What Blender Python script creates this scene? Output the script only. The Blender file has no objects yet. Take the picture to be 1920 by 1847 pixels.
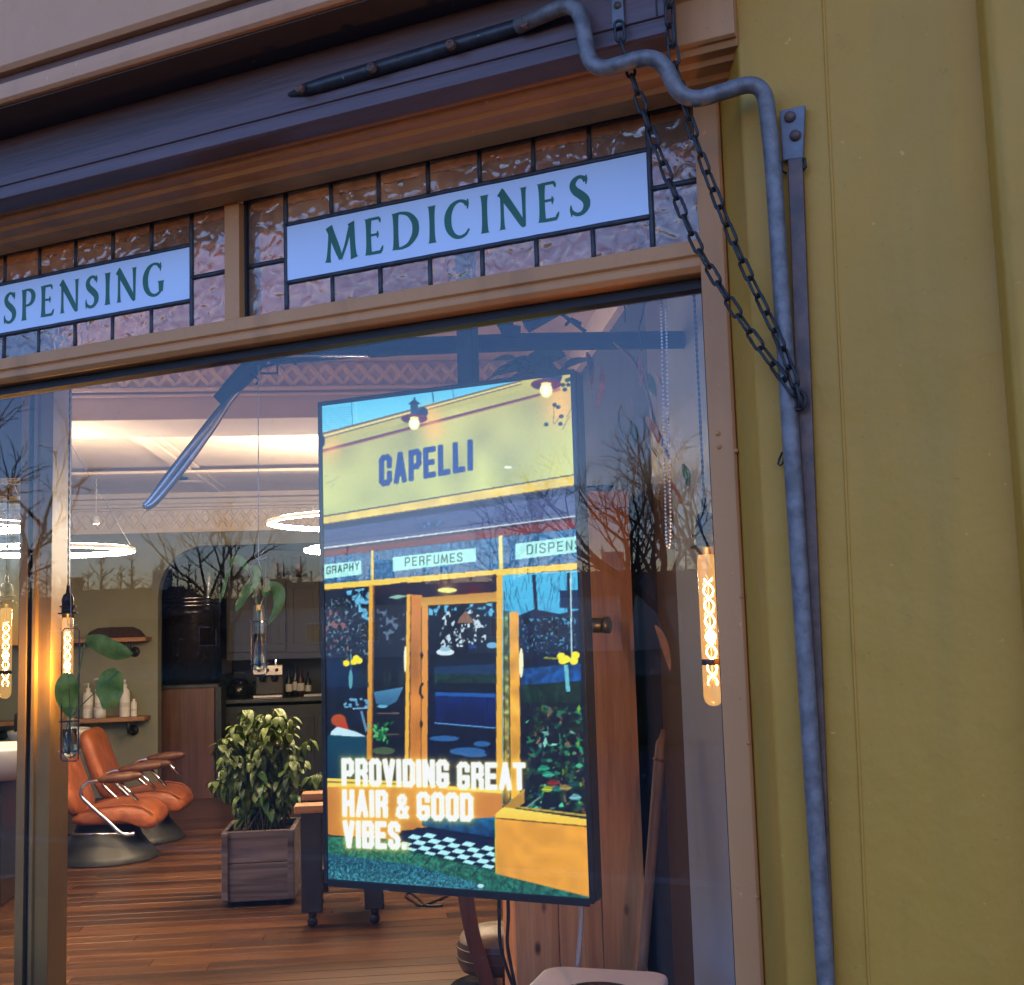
import bpy, bmesh, math, random
import numpy as np
from mathutils import Vector, Matrix
random.seed(7)
rng = np.random.default_rng(11)
R = math.radians
SC = bpy.context.scene
COL = SC.collection

# ------------------------------------------------------------------ camera, sky, exposure
FPX = 2265.0
YAW, PITCH, ROLL = R(-25.72), R(6.27), R(-1.76)
CAM = Vector((0, 0, 1.6))
_w = Vector((math.sin(YAW) * math.cos(PITCH), math.cos(YAW) * math.cos(PITCH), math.sin(PITCH)))
_r0 = Vector((math.cos(YAW), -math.sin(YAW), 0))
_u0 = _r0.cross(_w)
_r = _r0 * math.cos(ROLL) + _u0 * math.sin(ROLL)
_u = -_r0 * math.sin(ROLL) + _u0 * math.cos(ROLL)
cd = bpy.data.cameras.new('camera')
cam = bpy.data.objects.new('camera', cd)
COL.objects.link(cam)
cd.sensor_fit = 'HORIZONTAL'
cd.sensor_width = 36
cd.lens = 36 * FPX / 1920
cd.clip_start, cd.clip_end = .05, 2000
M3 = Matrix((_r, _u, -_w)).transposed()
cam.matrix_world = Matrix.Translation(CAM) @ M3.to_4x4()
SC.camera = cam

world = bpy.data.worlds.new('World')
SC.world = world
world.use_nodes = True
wn = world.node_tree.nodes
sky = wn.new('ShaderNodeTexSky')
sky.sky_type = 'NISHITA'
sky.sun_disc = False
sky.sun_elevation = R(0)
sky.sun_rotation = R(0)
sky.altitude = 50
sky.air_density = .5
sky.dust_density = 0
sky.ozone_density = 2.5
bg = wn['Background']
tint = wn.new('ShaderNodeMix'); tint.data_type = 'RGBA'; tint.blend_type = 'MULTIPLY'; tint.inputs['Factor'].default_value = 1
tint.inputs['B'].default_value = (1.25, 1.0, 1.12, 1)        # the phone's white balance leans to magenta
world.node_tree.links.new(sky.outputs[0], tint.inputs['A']); world.node_tree.links.new(tint.outputs['Result'], bg.inputs[0])
bg.inputs[1].default_value = .133                 # after sunset: the photograph is exposed long for it
EXPO = 4.31
K = 2 ** -EXPO                                     # lamp strengths below are given at the photograph's exposure
SC.view_settings.view_transform = 'Standard'
SC.view_settings.look = 'None'
SC.view_settings.exposure = EXPO
SC.view_settings.gamma = 1
SC.cycles.use_denoising = True
try:
    SC.cycles.denoiser = 'OPENIMAGEDENOISE'
except Exception:
    pass
SC.cycles.max_bounces = 7
SC.cycles.diffuse_bounces = 3
SC.cycles.glossy_bounces = 3
SC.cycles.transmission_bounces = 6
SC.cycles.transparent_max_bounces = 24
SC.cycles.caustics_reflective = False
SC.cycles.caustics_refractive = False
SC.cycles.sample_clamp_indirect = 6 * K
SC.cycles.use_adaptive_sampling = True
SC.cycles.adaptive_threshold = .004
SC.cycles.adaptive_min_samples = 40
SC.cycles.light_sampling_threshold = 0

# ------------------------------------------------------------------ pixel helpers (photograph pixels -> points on real planes)
def ray(x, y):
    return _w + _r * ((x - 960) / FPX) - _u * ((y - 923.5) / FPX)
def atY(x, y, Y):
    d = ray(x, y); return CAM + d * (Y / d.y)
IA = R(31)                                   # the room stands turned 31 degrees behind the shop front
E1 = Vector((math.cos(IA), math.sin(IA), 0))
E2 = Vector((-math.sin(IA), math.cos(IA), 0))
def I(s, t, z=0):
    return E1 * s + E2 * t + Vector((0, 0, z))
def atT(x, y, t):
    d = ray(x, y); return CAM + d * (t / d.dot(E2))
def sz(x, y, t):
    p = atT(x, y, t); return p.dot(E1), p.z
def atZ(x, y, z):
    d = ray(x, y); return CAM + d * ((z - CAM.z) / d.z)
IR = Matrix.Rotation(IA, 4, 'Z')

# ------------------------------------------------------------------ materials
MATS = {}
def nodes(name):
    m = bpy.data.materials.new(name); m.use_nodes = True
    n = m.node_tree.nodes; l = m.node_tree.links
    return m, n, l, n['Principled BSDF']
def lin(c):
    return tuple(((v / 255) / 12.92 if v <= 10 else ((v / 255 + .055) / 1.055) ** 2.4) for v in c)
def mat(name, c1, c2=None, rough=.5, scale=8, metal=0, bump=0, bscale=40, stretch=(1, 1, 1), rvar=0, objrand=0, coat=0,
        detail=4, coords='Object', spec=.5, trans=0, contrast=(.35, .65), ior=1.45, speck=None):
    if name in MATS: return MATS[name]
    m, n, l, b = nodes(name)
    b.inputs['Roughness'].default_value = rough
    b.inputs['Metallic'].default_value = metal
    b.inputs['Specular IOR Level'].default_value = spec
    b.inputs['Coat Weight'].default_value = coat
    b.inputs['Coat Roughness'].default_value = .25
    b.inputs['Transmission Weight'].default_value = trans
    b.inputs['IOR'].default_value = ior
    c2 = c2 or tuple(v * .8 for v in c1)
    tc = n.new('ShaderNodeTexCoord'); mp = n.new('ShaderNodeMapping')
    mp.inputs['Scale'].default_value = stretch
    l.new(tc.outputs[coords], mp.inputs[0])
    vec = mp.outputs[0]
    oi = n.new('ShaderNodeObjectInfo')
    if objrand:
        ad = n.new('ShaderNodeVectorMath'); ad.operation = 'ADD'
        sc = n.new('ShaderNodeVectorMath'); sc.operation = 'SCALE'; sc.inputs[0].default_value = (31, 17, 23)
        l.new(oi.outputs['Random'], sc.inputs['Scale']); l.new(vec, ad.inputs[0]); l.new(sc.outputs[0], ad.inputs[1]); vec = ad.outputs[0]
    ns = n.new('ShaderNodeTexNoise'); ns.inputs['Scale'].default_value = scale; ns.inputs['Detail'].default_value = detail
    ns.inputs['Roughness'].default_value = .6
    l.new(vec, ns.inputs['Vector'])
    rp = n.new('ShaderNodeValToRGB')
    rp.color_ramp.elements[0].position, rp.color_ramp.elements[1].position = contrast
    rp.color_ramp.elements[0].color = (*c2, 1); rp.color_ramp.elements[1].color = (*c1, 1)
    l.new(ns.outputs['Fac'], rp.inputs[0])
    col = rp.outputs[0]
    if objrand:
        mr = n.new('ShaderNodeMapRange'); mr.inputs['To Min'].default_value = 1 - objrand; mr.inputs['To Max'].default_value = 1 + objrand
        hs = n.new('ShaderNodeHueSaturation')
        l.new(oi.outputs['Random'], mr.inputs[0]); l.new(mr.outputs[0], hs.inputs['Value']); l.new(col, hs.inputs['Color']); col = hs.outputs[0]
    if speck:
        s2 = n.new('ShaderNodeTexNoise'); s2.inputs['Scale'].default_value = speck[1]; s2.inputs['Detail'].default_value = 3
        l.new(vec, s2.inputs['Vector'])
        r2 = n.new('ShaderNodeValToRGB'); r2.color_ramp.elements[0].position = speck[2]; r2.color_ramp.elements[1].position = speck[2] + .06
        l.new(s2.outputs['Fac'], r2.inputs[0])
        mx = n.new('ShaderNodeMix'); mx.data_type = 'RGBA'; mx.inputs['B'].default_value = (*speck[0], 1)
        l.new(r2.outputs[0], mx.inputs['Factor']); l.new(col, mx.inputs['A']); col = mx.outputs['Result']
    l.new(col, b.inputs['Base Color'])
    if rvar:
        mr = n.new('ShaderNodeMapRange'); mr.inputs['To Min'].default_value = max(0, rough - rvar); mr.inputs['To Max'].default_value = min(1, rough + rvar)
        l.new(ns.outputs['Fac'], mr.inputs[0]); l.new(mr.outputs[0], b.inputs['Roughness'])
    if bump:
        nb = n.new('ShaderNodeTexNoise'); nb.inputs['Scale'].default_value = bscale; nb.inputs['Detail'].default_value = 4
        l.new(vec, nb.inputs['Vector'])
        bp = n.new('ShaderNodeBump'); bp.inputs['Strength'].default_value = 1; bp.inputs['Distance'].default_value = bump
        l.new(nb.outputs['Fac'], bp.inputs['Height']); l.new(bp.outputs[0], b.inputs['Normal'])
    MATS[name] = m
    return m
def emit(name, col, s):
    if name in MATS: return MATS[name]
    m, n, l, b = nodes(name)
    b.inputs['Base Color'].default_value = (*[min(1, c) for c in col], 1)
    b.inputs['Emission Color'].default_value = (*col, 1); b.inputs['Emission Strength'].default_value = s * K
    MATS[name] = m
    return m
def pane(name, tint=(1, 1, 1), f0=.043, rough=0.0, dirt=0, bump=0, bscale=20, glow=None):
    """thin clear sheet: light goes straight through, each face mirrors by Schlick's law"""
    if name in MATS: return MATS[name]
    m, n, l, b = nodes(name)
    n.remove(b); out = n['Material Output']
    lw = n.new('ShaderNodeLayerWeight'); lw.inputs['Blend'].default_value = .5
    pw = n.new('ShaderNodeMath'); pw.operation = 'POWER'; pw.inputs[1].default_value = 5
    ma = n.new('ShaderNodeMath'); ma.operation = 'MULTIPLY_ADD'; ma.inputs[1].default_value = 1 - f0; ma.inputs[2].default_value = f0
    l.new(lw.outputs['Facing'], pw.inputs[0]); l.new(pw.outputs[0], ma.inputs[0])
    tr = n.new('ShaderNodeBsdfTransparent'); tr.inputs[0].default_value = (*tint, 1)
    gl = n.new('ShaderNodeBsdfGlossy'); gl.inputs['Roughness'].default_value = rough
    mx = n.new('ShaderNodeMixShader')
    l.new(ma.outputs[0], mx.inputs[0]); l.new(tr.outputs[0], mx.inputs[1]); l.new(gl.outputs[0], mx.inputs[2])
    sh = mx.outputs[0]
    tc = n.new('ShaderNodeTexCoord')
    if bump:
        nb = n.new('ShaderNodeTexNoise'); nb.inputs['Scale'].default_value = bscale; nb.inputs['Detail'].default_value = 1
        l.new(tc.outputs['Object'], nb.inputs['Vector'])
        bp = n.new('ShaderNodeBump'); bp.inputs['Distance'].default_value = bump
        l.new(nb.outputs['Fac'], bp.inputs['Height']); l.new(bp.outputs[0], gl.inputs['Normal'])
    if dirt:
        nd = n.new('ShaderNodeTexNoise'); nd.inputs['Scale'].default_value = 90; nd.inputs['Detail'].default_value = 2
        ne = n.new('ShaderNodeTexNoise'); ne.inputs['Scale'].default_value = 3
        l.new(tc.outputs['Object'], nd.inputs['Vector']); l.new(tc.outputs['Object'], ne.inputs['Vector'])
        r1 = n.new('ShaderNodeValToRGB'); r1.color_ramp.elements[0].position = .68; r1.color_ramp.elements[1].position = .74
        l.new(nd.outputs['Fac'], r1.inputs[0])
        mu = n.new('ShaderNodeMath'); mu.operation = 'MULTIPLY_ADD'; mu.inputs[1].default_value = .28; mu.inputs[2].default_value = .006
        m2 = n.new('ShaderNodeMath'); m2.operation = 'MULTIPLY'; m2.inputs[1].default_value = dirt * 2
        l.new(r1.outputs[0], mu.inputs[0]); l.new(mu.outputs[0], m2.inputs[0])
        m3 = n.new('ShaderNodeMath'); m3.operation = 'MULTIPLY'; l.new(m2.outputs[0], m3.inputs[0]); l.new(ne.outputs['Fac'], m3.inputs[1])
        df = n.new('ShaderNodeBsdfDiffuse'); df.inputs[0].default_value = (.7, .7, .7, 1)
        mx2 = n.new('ShaderNodeMixShader'); l.new(m3.outputs[0], mx2.inputs[0]); l.new(sh, mx2.inputs[1]); l.new(df.outputs[0], mx2.inputs[2]); sh = mx2.outputs[0]
    if glow:
        em = n.new('ShaderNodeEmission'); em.inputs[0].default_value = (*glow[0], 1); em.inputs[1].default_value = glow[1] * K
        ad = n.new('ShaderNodeAddShader'); l.new(sh, ad.inputs[0]); l.new(em.outputs[0], ad.inputs[1]); sh = ad.outputs[0]
    l.new(sh, out.inputs[0])
    MATS[name] = m
    return m
def wood(name, c1, c2, c3, axis=0, rough=.45, scale=1, bump=.0006, objrand=.0, coat=0, knots=False, turn=False):
    if name in MATS: return MATS[name]
    m, n, l, b = nodes(name)
    b.inputs['Roughness'].default_value = rough; b.inputs['Coat Weight'].default_value = coat; b.inputs['Coat Roughness'].default_value = .3
    tc = n.new('ShaderNodeTexCoord'); mp = n.new('ShaderNodeMapping')
    st = [14, 14, 14]; st[axis] = .9
    mp.vector_type = 'TEXTURE'; mp.inputs['Scale'].default_value = [1 / (v * scale) for v in st]
    if turn: mp.inputs['Rotation'].default_value = (0, 0, IA)
    l.new(tc.outputs['Object'], mp.inputs[0]); vec = mp.outputs[0]
    oi = n.new('ShaderNodeObjectInfo')
    sc = n.new('ShaderNodeVectorMath'); sc.operation = 'SCALE'; sc.inputs[0].default_value = (31, 47, 23)
    ad = n.new('ShaderNodeVectorMath'); ad.operation = 'ADD'
    l.new(oi.outputs['Random'], sc.inputs['Scale']); l.new(vec, ad.inputs[0]); l.new(sc.outputs[0], ad.inputs[1]); vec = ad.outputs[0]
    ns = n.new('ShaderNodeTexNoise'); ns.inputs['Scale'].default_value = 1.2; ns.inputs['Detail'].default_value = 6; ns.inputs['Distortion'].default_value = .8
    l.new(vec, ns.inputs['Vector'])
    rp = n.new('ShaderNodeValToRGB'); e = rp.color_ramp.elements
    e[0].position = .3; e[0].color = (*c3, 1); e[1].position = .7; e[1].color = (*c1, 1)
    k = e.new(.48); k.color = (*c2, 1)
    l.new(ns.outputs['Fac'], rp.inputs[0]); col = rp.outputs[0]
    fine = n.new('ShaderNodeTexNoise'); fine.inputs['Scale'].default_value = 9; fine.inputs['Detail'].default_value = 3
    l.new(vec, fine.inputs['Vector'])
    mf = n.new('ShaderNodeMapRange'); mf.inputs['To Min'].default_value = .72; mf.inputs['To Max'].default_value = 1.22
    hs = n.new('ShaderNodeHueSaturation'); l.new(fine.outputs['Fac'], mf.inputs[0])
    val = mf.outputs[0]
    if objrand:
        mr = n.new('ShaderNodeMapRange'); mr.inputs['To Min'].default_value = 1 - objrand; mr.inputs['To Max'].default_value = 1 + objrand
        l.new(oi.outputs['Random'], mr.inputs[0])
        mu = n.new('ShaderNodeMath'); mu.operation = 'MULTIPLY'; l.new(val, mu.inputs[0]); l.new(mr.outputs[0], mu.inputs[1]); val = mu.outputs[0]
    l.new(val, hs.inputs['Value']); l.new(col, hs.inputs['Color']); col = hs.outputs[0]
    if knots:
        vo = n.new('ShaderNodeTexVoronoi'); vo.inputs['Scale'].default_value = 1
        mk = n.new('ShaderNodeMapping'); s3 = [9, 9, 9]; s3[axis] = 4.2; mk.inputs['Scale'].default_value = s3
        l.new(tc.outputs['Object'], mk.inputs[0]); l.new(mk.outputs[0], vo.inputs['Vector'])
        rk = n.new('ShaderNodeValToRGB'); rk.color_ramp.elements[0].position = .07; rk.color_ramp.elements[1].position = .13
        rk.color_ramp.elements[0].color = (1, 1, 1, 1); rk.color_ramp.elements[1].color = (0, 0, 0, 1)
        l.new(vo.outputs['Distance'], rk.inputs[0])
        mx = n.new('ShaderNodeMix'); mx.data_type = 'RGBA'; mx.inputs['B'].default_value = (*[v * .25 for v in c3], 1)
        l.new(rk.outputs[0], mx.inputs['Factor']); l.new(col, mx.inputs['A']); col = mx.outputs['Result']
    l.new(col, b.inputs['Base Color'])
    bp = n.new('ShaderNodeBump'); bp.inputs['Distance'].default_value = bump
    l.new(fine.outputs['Fac'], bp.inputs['Height']); l.new(bp.outputs[0], b.inputs['Normal'])
    MATS[name] = m
    return m

def old_paint(name, c1, c2, dirt, rough=.45, lump=.002, spec=.25, streak=.5):
    """brush painted wood or render: patchy tone, rain streaks, chips and lumps under the paint"""
    m, n, l, b = nodes(name)
    b.inputs['Specular IOR Level'].default_value = spec
    tc = n.new('ShaderNodeTexCoord')
    def noise(scale, det=4, stretch=(1, 1, 1), dist=0):
        mp = n.new('ShaderNodeMapping'); mp.inputs['Scale'].default_value = stretch
        t = n.new('ShaderNodeTexNoise'); t.inputs['Scale'].default_value = scale; t.inputs['Detail'].default_value = det; t.inputs['Distortion'].default_value = dist; t.inputs['Roughness'].default_value = .6
        l.new(tc.outputs['Object'], mp.inputs[0]); l.new(mp.outputs[0], t.inputs['Vector']); return t.outputs['Fac']
    def ramp(fac, a, b_, ca=(0, 0, 0, 1), cb=(1, 1, 1, 1)):
        r_ = n.new('ShaderNodeValToRGB'); r_.color_ramp.elements[0].position = a; r_.color_ramp.elements[1].position = b_; r_.color_ramp.elements[0].color = ca; r_.color_ramp.elements[1].color = cb
        l.new(fac, r_.inputs[0]); return r_.outputs[0]
    def mix(fac, A, B):
        x = n.new('ShaderNodeMix'); x.data_type = 'RGBA'; l.new(fac, x.inputs['Factor']); l.new(A, x.inputs['A'])
        if isinstance(B, tuple): x.inputs['B'].default_value = (*B, 1)
        else: l.new(B, x.inputs['B'])
        return x.outputs['Result']
    def mul(fac, k):
        x = n.new('ShaderNodeMath'); x.operation = 'MULTIPLY'; l.new(fac, x.inputs[0]); x.inputs[1].default_value = k; return x.outputs[0]
    col = ramp(noise(1.6, 3), .3, .7, (*c2, 1), (*c1, 1))
    col = mix(mul(ramp(noise(7, 3, (1, 1, .12)), .52, .75), streak), col, dirt)
    col = mix(mul(ramp(noise(11, 3, dist=1.5), .60, .78), .35), col, tuple(v * .8 for v in c2))
    col = mix(mul(ramp(noise(95, 3), .70, .74), .55), col, dirt)
    col = mix(mul(ramp(noise(60, 2), .73, .76), .5), col, tuple(min(1, v * 1.35 + .06) for v in c1))
    l.new(col, b.inputs['Base Color'])
    rr = n.new('ShaderNodeMapRange'); rr.inputs['To Min'].default_value = rough - .1; rr.inputs['To Max'].default_value = rough + .2; l.new(noise(9, 2), rr.inputs[0]); l.new(rr.outputs[0], b.inputs['Roughness'])
    b1 = n.new('ShaderNodeBump'); b1.inputs['Distance'].default_value = lump; l.new(noise(14, 3), b1.inputs['Height'])
    b2 = n.new('ShaderNodeBump'); b2.inputs['Distance'].default_value = lump * .35; l.new(noise(60, 3, (1, 1, .45)), b2.inputs['Height']); l.new(b1.outputs[0], b2.inputs['Normal'])
    l.new(b2.outputs[0], b.inputs['Normal'])
    MATS[name] = m
    return m
OCHRE = old_paint('ochre_paint', (.585, .272, .036), (.48, .228, .032), (.25, .16, .04), lump=.0028, streak=.28)
TAN = old_paint('tan_paint', (.66, .31, .15), (.58, .27, .13), (.26, .15, .09), lump=.0016)
FRAME = old_paint('frame_paint', (.63, .27, .10), (.54, .23, .085), (.20, .10, .055), lump=.0016, rough=.4)
OAK = wood('stained_oak', (.14, .07, .07), (.105, .052, .054), (.065, .032, .034), axis=0, rough=.5, bump=.0009, coat=.1)
GALV = mat('galvanised_steel', (.23, .2, .195), (.12, .105, .10), rough=.55, scale=45, metal=.35, bump=.0006, bscale=160, rvar=.12)
OLDIRON = mat('old_painted_iron', (.15, .075, .05), (.08, .042, .032), rough=.45, scale=30, bump=.001, bscale=90, speck=((.35, .33, .32), 130, .72))
BLACKIRON = mat('black_iron', (.012, .012, .014), (.02, .018, .017), rough=.5, scale=40, bump=.0004, bscale=120)
LEAD = mat('lead_came', (.035, .036, .042), (.06, .06, .066), rough=.5, scale=50, metal=.3, bump=.0006, bscale=120)
PLATE = mat('opal_glass_plate', (.66, .72, .84), (.62, .68, .81), rough=.22, scale=3)
GREEN = mat('green_lettering', (.008, .125, .06), (.01, .10, .05), rough=.4, scale=20)
CLEAR = pane('window_glass', f0=.034, dirt=.15)
INNERGLASS = pane('inner_glass', tint=(.93, .95, .93))
TUBEGLASS = pane('tube_glass', tint=(.90, .93, .89), f0=.14)
AMBER = pane('amber_glass', tint=(.98, .84, .6), f0=.05, glow=((1, .56, .2), .34))
PUTTY = mat('dark_putty', (.012, .013, .02), (.02, .02, .028), rough=.6)
BLACK = mat('black_plastic', (.012, .012, .014), (.018, .018, .02), rough=.35, scale=20)
CHROME = mat('chrome', (.8, .8, .82), (.7, .7, .72), rough=.12, metal=1, scale=10)
PLASTER = mat('cream_plaster', (.78, .68, .56), (.74, .64, .52), rough=.8, scale=5, bump=.0006, bscale=30)
SAGE = mat('sage_wall', (.22, .22, .155), (.195, .195, .135), rough=.75, scale=4, bump=.0005, bscale=40)
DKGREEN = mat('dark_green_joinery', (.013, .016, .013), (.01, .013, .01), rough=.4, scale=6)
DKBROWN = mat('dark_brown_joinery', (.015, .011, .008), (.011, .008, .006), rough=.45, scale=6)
WALNUT = wood('red_brown_wood', (.15, .06, .026), (.105, .04, .018), (.06, .023, .011), axis=2, rough=.4)
PLANK = wood('floor_plank', (.145, .06, .02), (.082, .032, .012), (.022, .009, .005), axis=0, rough=.3, objrand=.6, scale=.8, coat=.25)
PINE = wood('knotty_pine', (.82, .38, .15), (.72, .30, .11), (.58, .21, .075), axis=2, rough=.42, knots=True, coat=.1, turn=True)
GREYWOOD = wood('weathered_wood', (.19, .145, .135), (.10, .076, .072), (.022, .016, .016), axis=0, rough=.75, objrand=.12, turn=True)
SHELFWOOD = wood('shelf_wood', (.42, .2, .075), (.32, .145, .05), (.2, .08, .03), axis=0, rough=.5, turn=True)
LEATHER = mat('tan_leather', (.40, .115, .04), (.25, .068, .024), rough=.42, scale=9, bump=.006, bscale=16, rvar=.1)
STEELGREY = mat('brushed_steel', (.06, .062, .058), (.035, .037, .034), rough=.45, metal=.4, scale=5, stretch=(1, 1, .2))
CERAMIC = mat('white_ceramic', (.78, .75, .70), (.72, .69, .64), rough=.12)
BOTTLE = mat('white_bottle_plastic', (.78, .74, .64), (.74, .70, .60), rough=.35)
LEAF = mat('leaf_green', (.06, .15, .035), (.026, .075, .022), rough=.35, scale=9, objrand=.3)
LEAFY = mat('leaf_yellow_green', (.13, .20, .04), (.05, .095, .022), rough=.4, scale=12, objrand=.35)
DRYLEAF = mat('dry_leaf', (.30, .17, .085), (.17, .10, .055), rough=.5, scale=14, objrand=.25)
STEM = mat('brown_stem', (.10, .075, .03), (.06, .05, .02), rough=.6)
STRING = mat('jute_string', (.50, .42, .33), (.35, .29, .22), rough=.9, scale=150)
SOIL = mat('soil', (.03, .02, .014), (.015, .01, .008), rough=.95, scale=40, bump=.004, bscale=60)

# ------------------------------------------------------------------ mesh helpers
class MB:
    def __init__(s): s.v = []; s.f = []; s.sm = []
    def add(s, vs, fs, smooth=False):
        o = len(s.v); s.v += [Vector(v) for v in vs]; s.f += [tuple(i + o for i in f) for f in fs]; s.sm += [smooth] * len(fs); return s
    def box(s, a, b, M=None):
        x0, y0, z0 = a; x1, y1, z1 = b
        vs = [Vector(p) for p in ((x0, y0, z0), (x1, y0, z0), (x1, y1, z0), (x0, y1, z0), (x0, y0, z1), (x1, y0, z1), (x1, y1, z1), (x0, y1, z1))]
        if M is not None: vs = [M @ v for v in vs]
        return s.add(vs, [(0, 3, 2, 1), (4, 5, 6, 7), (0, 1, 5, 4), (1, 2, 6, 5), (2, 3, 7, 6), (3, 0, 4, 7)])
    def ibox(s, s0, s1, t0, t1, z0, z1): return s.box((s0, t0, z0), (s1, t1, z1), IR)
    def extr(s, prof, p0, p1, fu, fv, smooth=False):
        """profile (u,v) along the straight line p0->p1"""
        n = len(prof); p0 = Vector(p0); p1 = Vector(p1)
        vs = [p + fu * a + fv * b for p in (p0, p1) for a, b in prof]
        fs = [(i, (i + 1) % n, n + (i + 1) % n, n + i) for i in range(n)]
        fs += [tuple(range(n - 1, -1, -1)), tuple(range(n, 2 * n))]
        return s.add(vs, fs, smooth)
    def tube(s, path, rad, seg=8, closed=False, cap=True, flat=None):
        P = [Vector(p) for p in path]; n = len(P)
        rr = rad if hasattr(rad, '__len__') else [rad] * n
        vs = []; up = None
        for i in range(n):
            if closed: d = P[(i + 1) % n] - P[i - 1]
            else: d = P[min(i + 1, n - 1)] - P[max(i - 1, 0)]
            d.normalize()
            if up is None:
                up = Vector((0, 0, 1)) if abs(d.z) < .9 else Vector((1, 0, 0))
            x = up.cross(d)
            if x.length < 1e-5: x = Vector((0, 1, 0)).cross(d)
            x.normalize(); y = d.cross(x); up = y
            for k in range(seg):
                a = 2 * math.pi * k / seg
                vs.append(P[i] + x * (math.cos(a) * rr[i]) + y * (math.sin(a) * rr[i]))
        fs = []
        m = n if closed else n - 1
        for i in range(m):
            for k in range(seg):
                j = (i + 1) % n
                fs.append((i * seg + k, i * seg + (k + 1) % seg, j * seg + (k + 1) % seg, j * seg + k))
        if cap and not closed:
            fs += [tuple(range(seg - 1, -1, -1)), tuple((n - 1) * seg + k for k in range(seg))]
        return s.add(vs, fs, True)
    def lathe(s, prof, c=(0, 0, 0), seg=24, M=None):
        c = Vector(c); n = len(prof); vs = []
        for k in range(seg):
            a = 2 * math.pi * k / seg
            for r_, z in prof:
                v = Vector((r_ * math.cos(a), r_ * math.sin(a), z))
                if M is not None: v = M @ v
                vs.append(v + c)
        fs = [(k * n + i, ((k + 1) % seg) * n + i, ((k + 1) % seg) * n + i + 1, k * n + i + 1) for k in range(seg) for i in range(n - 1)]
        return s.add(vs, fs, True)
    def build(s, name, m, parent=None, bevel=0, kind=None, flat=False):
        off = Vector(parent['_o']) if parent is not None and '_o' in parent else Vector((0, 0, 0))
        me = bpy.data.meshes.new(name)
        me.from_pydata([tuple(v - off) for v in s.v], [], s.f)
        me.materials.append(m)
        if not flat:
            me.polygons.foreach_set('use_smooth', s.sm)
        bm = bmesh.new(); bm.from_mesh(me); bmesh.ops.recalc_face_normals(bm, faces=bm.faces); bm.to_mesh(me); bm.free()
        o = bpy.data.objects.new(name, me); COL.objects.link(o)
        if parent is not None:
            o.parent = parent; o['_o'] = list(off)
        else:
            o['_o'] = [0, 0, 0]
        if bevel:
            b = o.modifiers.new('bevel', 'BEVEL'); b.width = bevel; b.segments = 2; b.limit_method = 'ANGLE'
        if kind: o['kind'] = kind
        return o
def thing(name, loc, label, cat, group=None):
    o = bpy.data.objects.new(name, None); COL.objects.link(o)
    o.location = loc; o['_o'] = list(loc); o['label'] = label; o['category'] = cat; o.empty_display_size = .05
    if group: o['group'] = group
    return o
def tag(o, label, cat, group=None):
    o['label'] = label; o['category'] = cat
    if group: o['group'] = group
    return o
def cat_rom(pts, n=6, closed=False):
    P = [np.array(p, float) for p in pts]; out = []
    m = len(P)
    rngi = range(m if closed else m - 1)
    for i in rngi:
        p1, p2 = P[i], P[(i + 1) % m]
        p0 = P[i - 1] if (closed or i > 0) else 2 * p1 - p2
        p3 = P[(i + 2) % m] if (closed or i + 2 < m) else 2 * p2 - p1
        for k in range(n):
            t = k / n
            out.append(.5 * ((2 * p1) + (-p0 + p2) * t + (2 * p0 - 5 * p1 + 4 * p2 - p3) * t * t + (-p0 + 3 * p1 - 3 * p2 + p3) * t ** 3))
    if not closed: out.append(P[-1])
    return out
XV, YV, ZV = Vector((1, 0, 0)), Vector((0, 1, 0)), Vector((0, 0, 1))

# ================================================================== SETTING OUTSIDE
FLOOR = .15
mb = MB(); mb.add([(-400, -400, 0), (400, -400, 0), (400, 1.98, 0), (-400, 1.98, 0)], [(0, 1, 2, 3)])
o = mb.build('ground', mat('ground_grass', (.05, .075, .03), (.03, .05, .02), rough=.9, scale=1.5)); o['kind'] = 'structure'
mb = MB(); mb.box((-60, -2.6, .004), (60, 1.98, .12)); o = mb.build('pavement', mat('paving', (.13, .125, .12), (.10, .095, .09), rough=.85, scale=9, bump=.002, bscale=50)); o['kind'] = 'structure'
mb = MB(); mb.box((-60, -2.76, .004), (60, -2.604, .125)); o = mb.build('kerb', mat('kerb_stone', (.36, .35, .33), (.28, .27, .26), rough=.8)); o['kind'] = 'structure'
mb = MB(); mb.add([(-60, -10.2, .008), (60, -10.2, .008), (60, -2.764, .008), (-60, -2.764, .008)], [(0, 1, 2, 3)])
o = mb.build('road', mat('asphalt', (.055, .055, .058), (.04, .04, .043), rough=.75, scale=30)); o['kind'] = 'structure'

# ================================================================== SHOP FRONT
XL, XR = -3.6, -.46
shop = thing('shop_front', (-1.4, 1.97, 0), 'ochre painted shop front with leaded name lights, dark blind box and big window', 'shop front')
def fx(prof, m, name, x0=XL, x1=XR, parent=shop, bevel=0):
    mb = MB(); mb.extr(prof, (x0, 0, 0), (x1, 0, 0), YV, ZV); return mb.build(name, m, parent, bevel=bevel)
# window rail, sill, mouldings
fx([(1.968, 2.252), (1.968, 2.226), (1.975, 2.222), (1.968, 2.217), (1.968, 2.205), (1.978, 2.196), (2.06, 2.196), (2.06, 2.252)], FRAME, 'window_rail', XL, -.575, bevel=.0015)
fx([(2.012, 2.1955), (2.012, 2.178), (2.05, 2.178), (2.05, 2.1955)], PUTTY, 'putty_line', XL, -.585)
fx([(1.93, .62), (1.93, .58), (1.97, .55), (1.97, .121), (2.06, .121), (2.06, .64), (1.97, .64)], FRAME, 'stall_riser', XL, -.532, bevel=.002)
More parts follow.
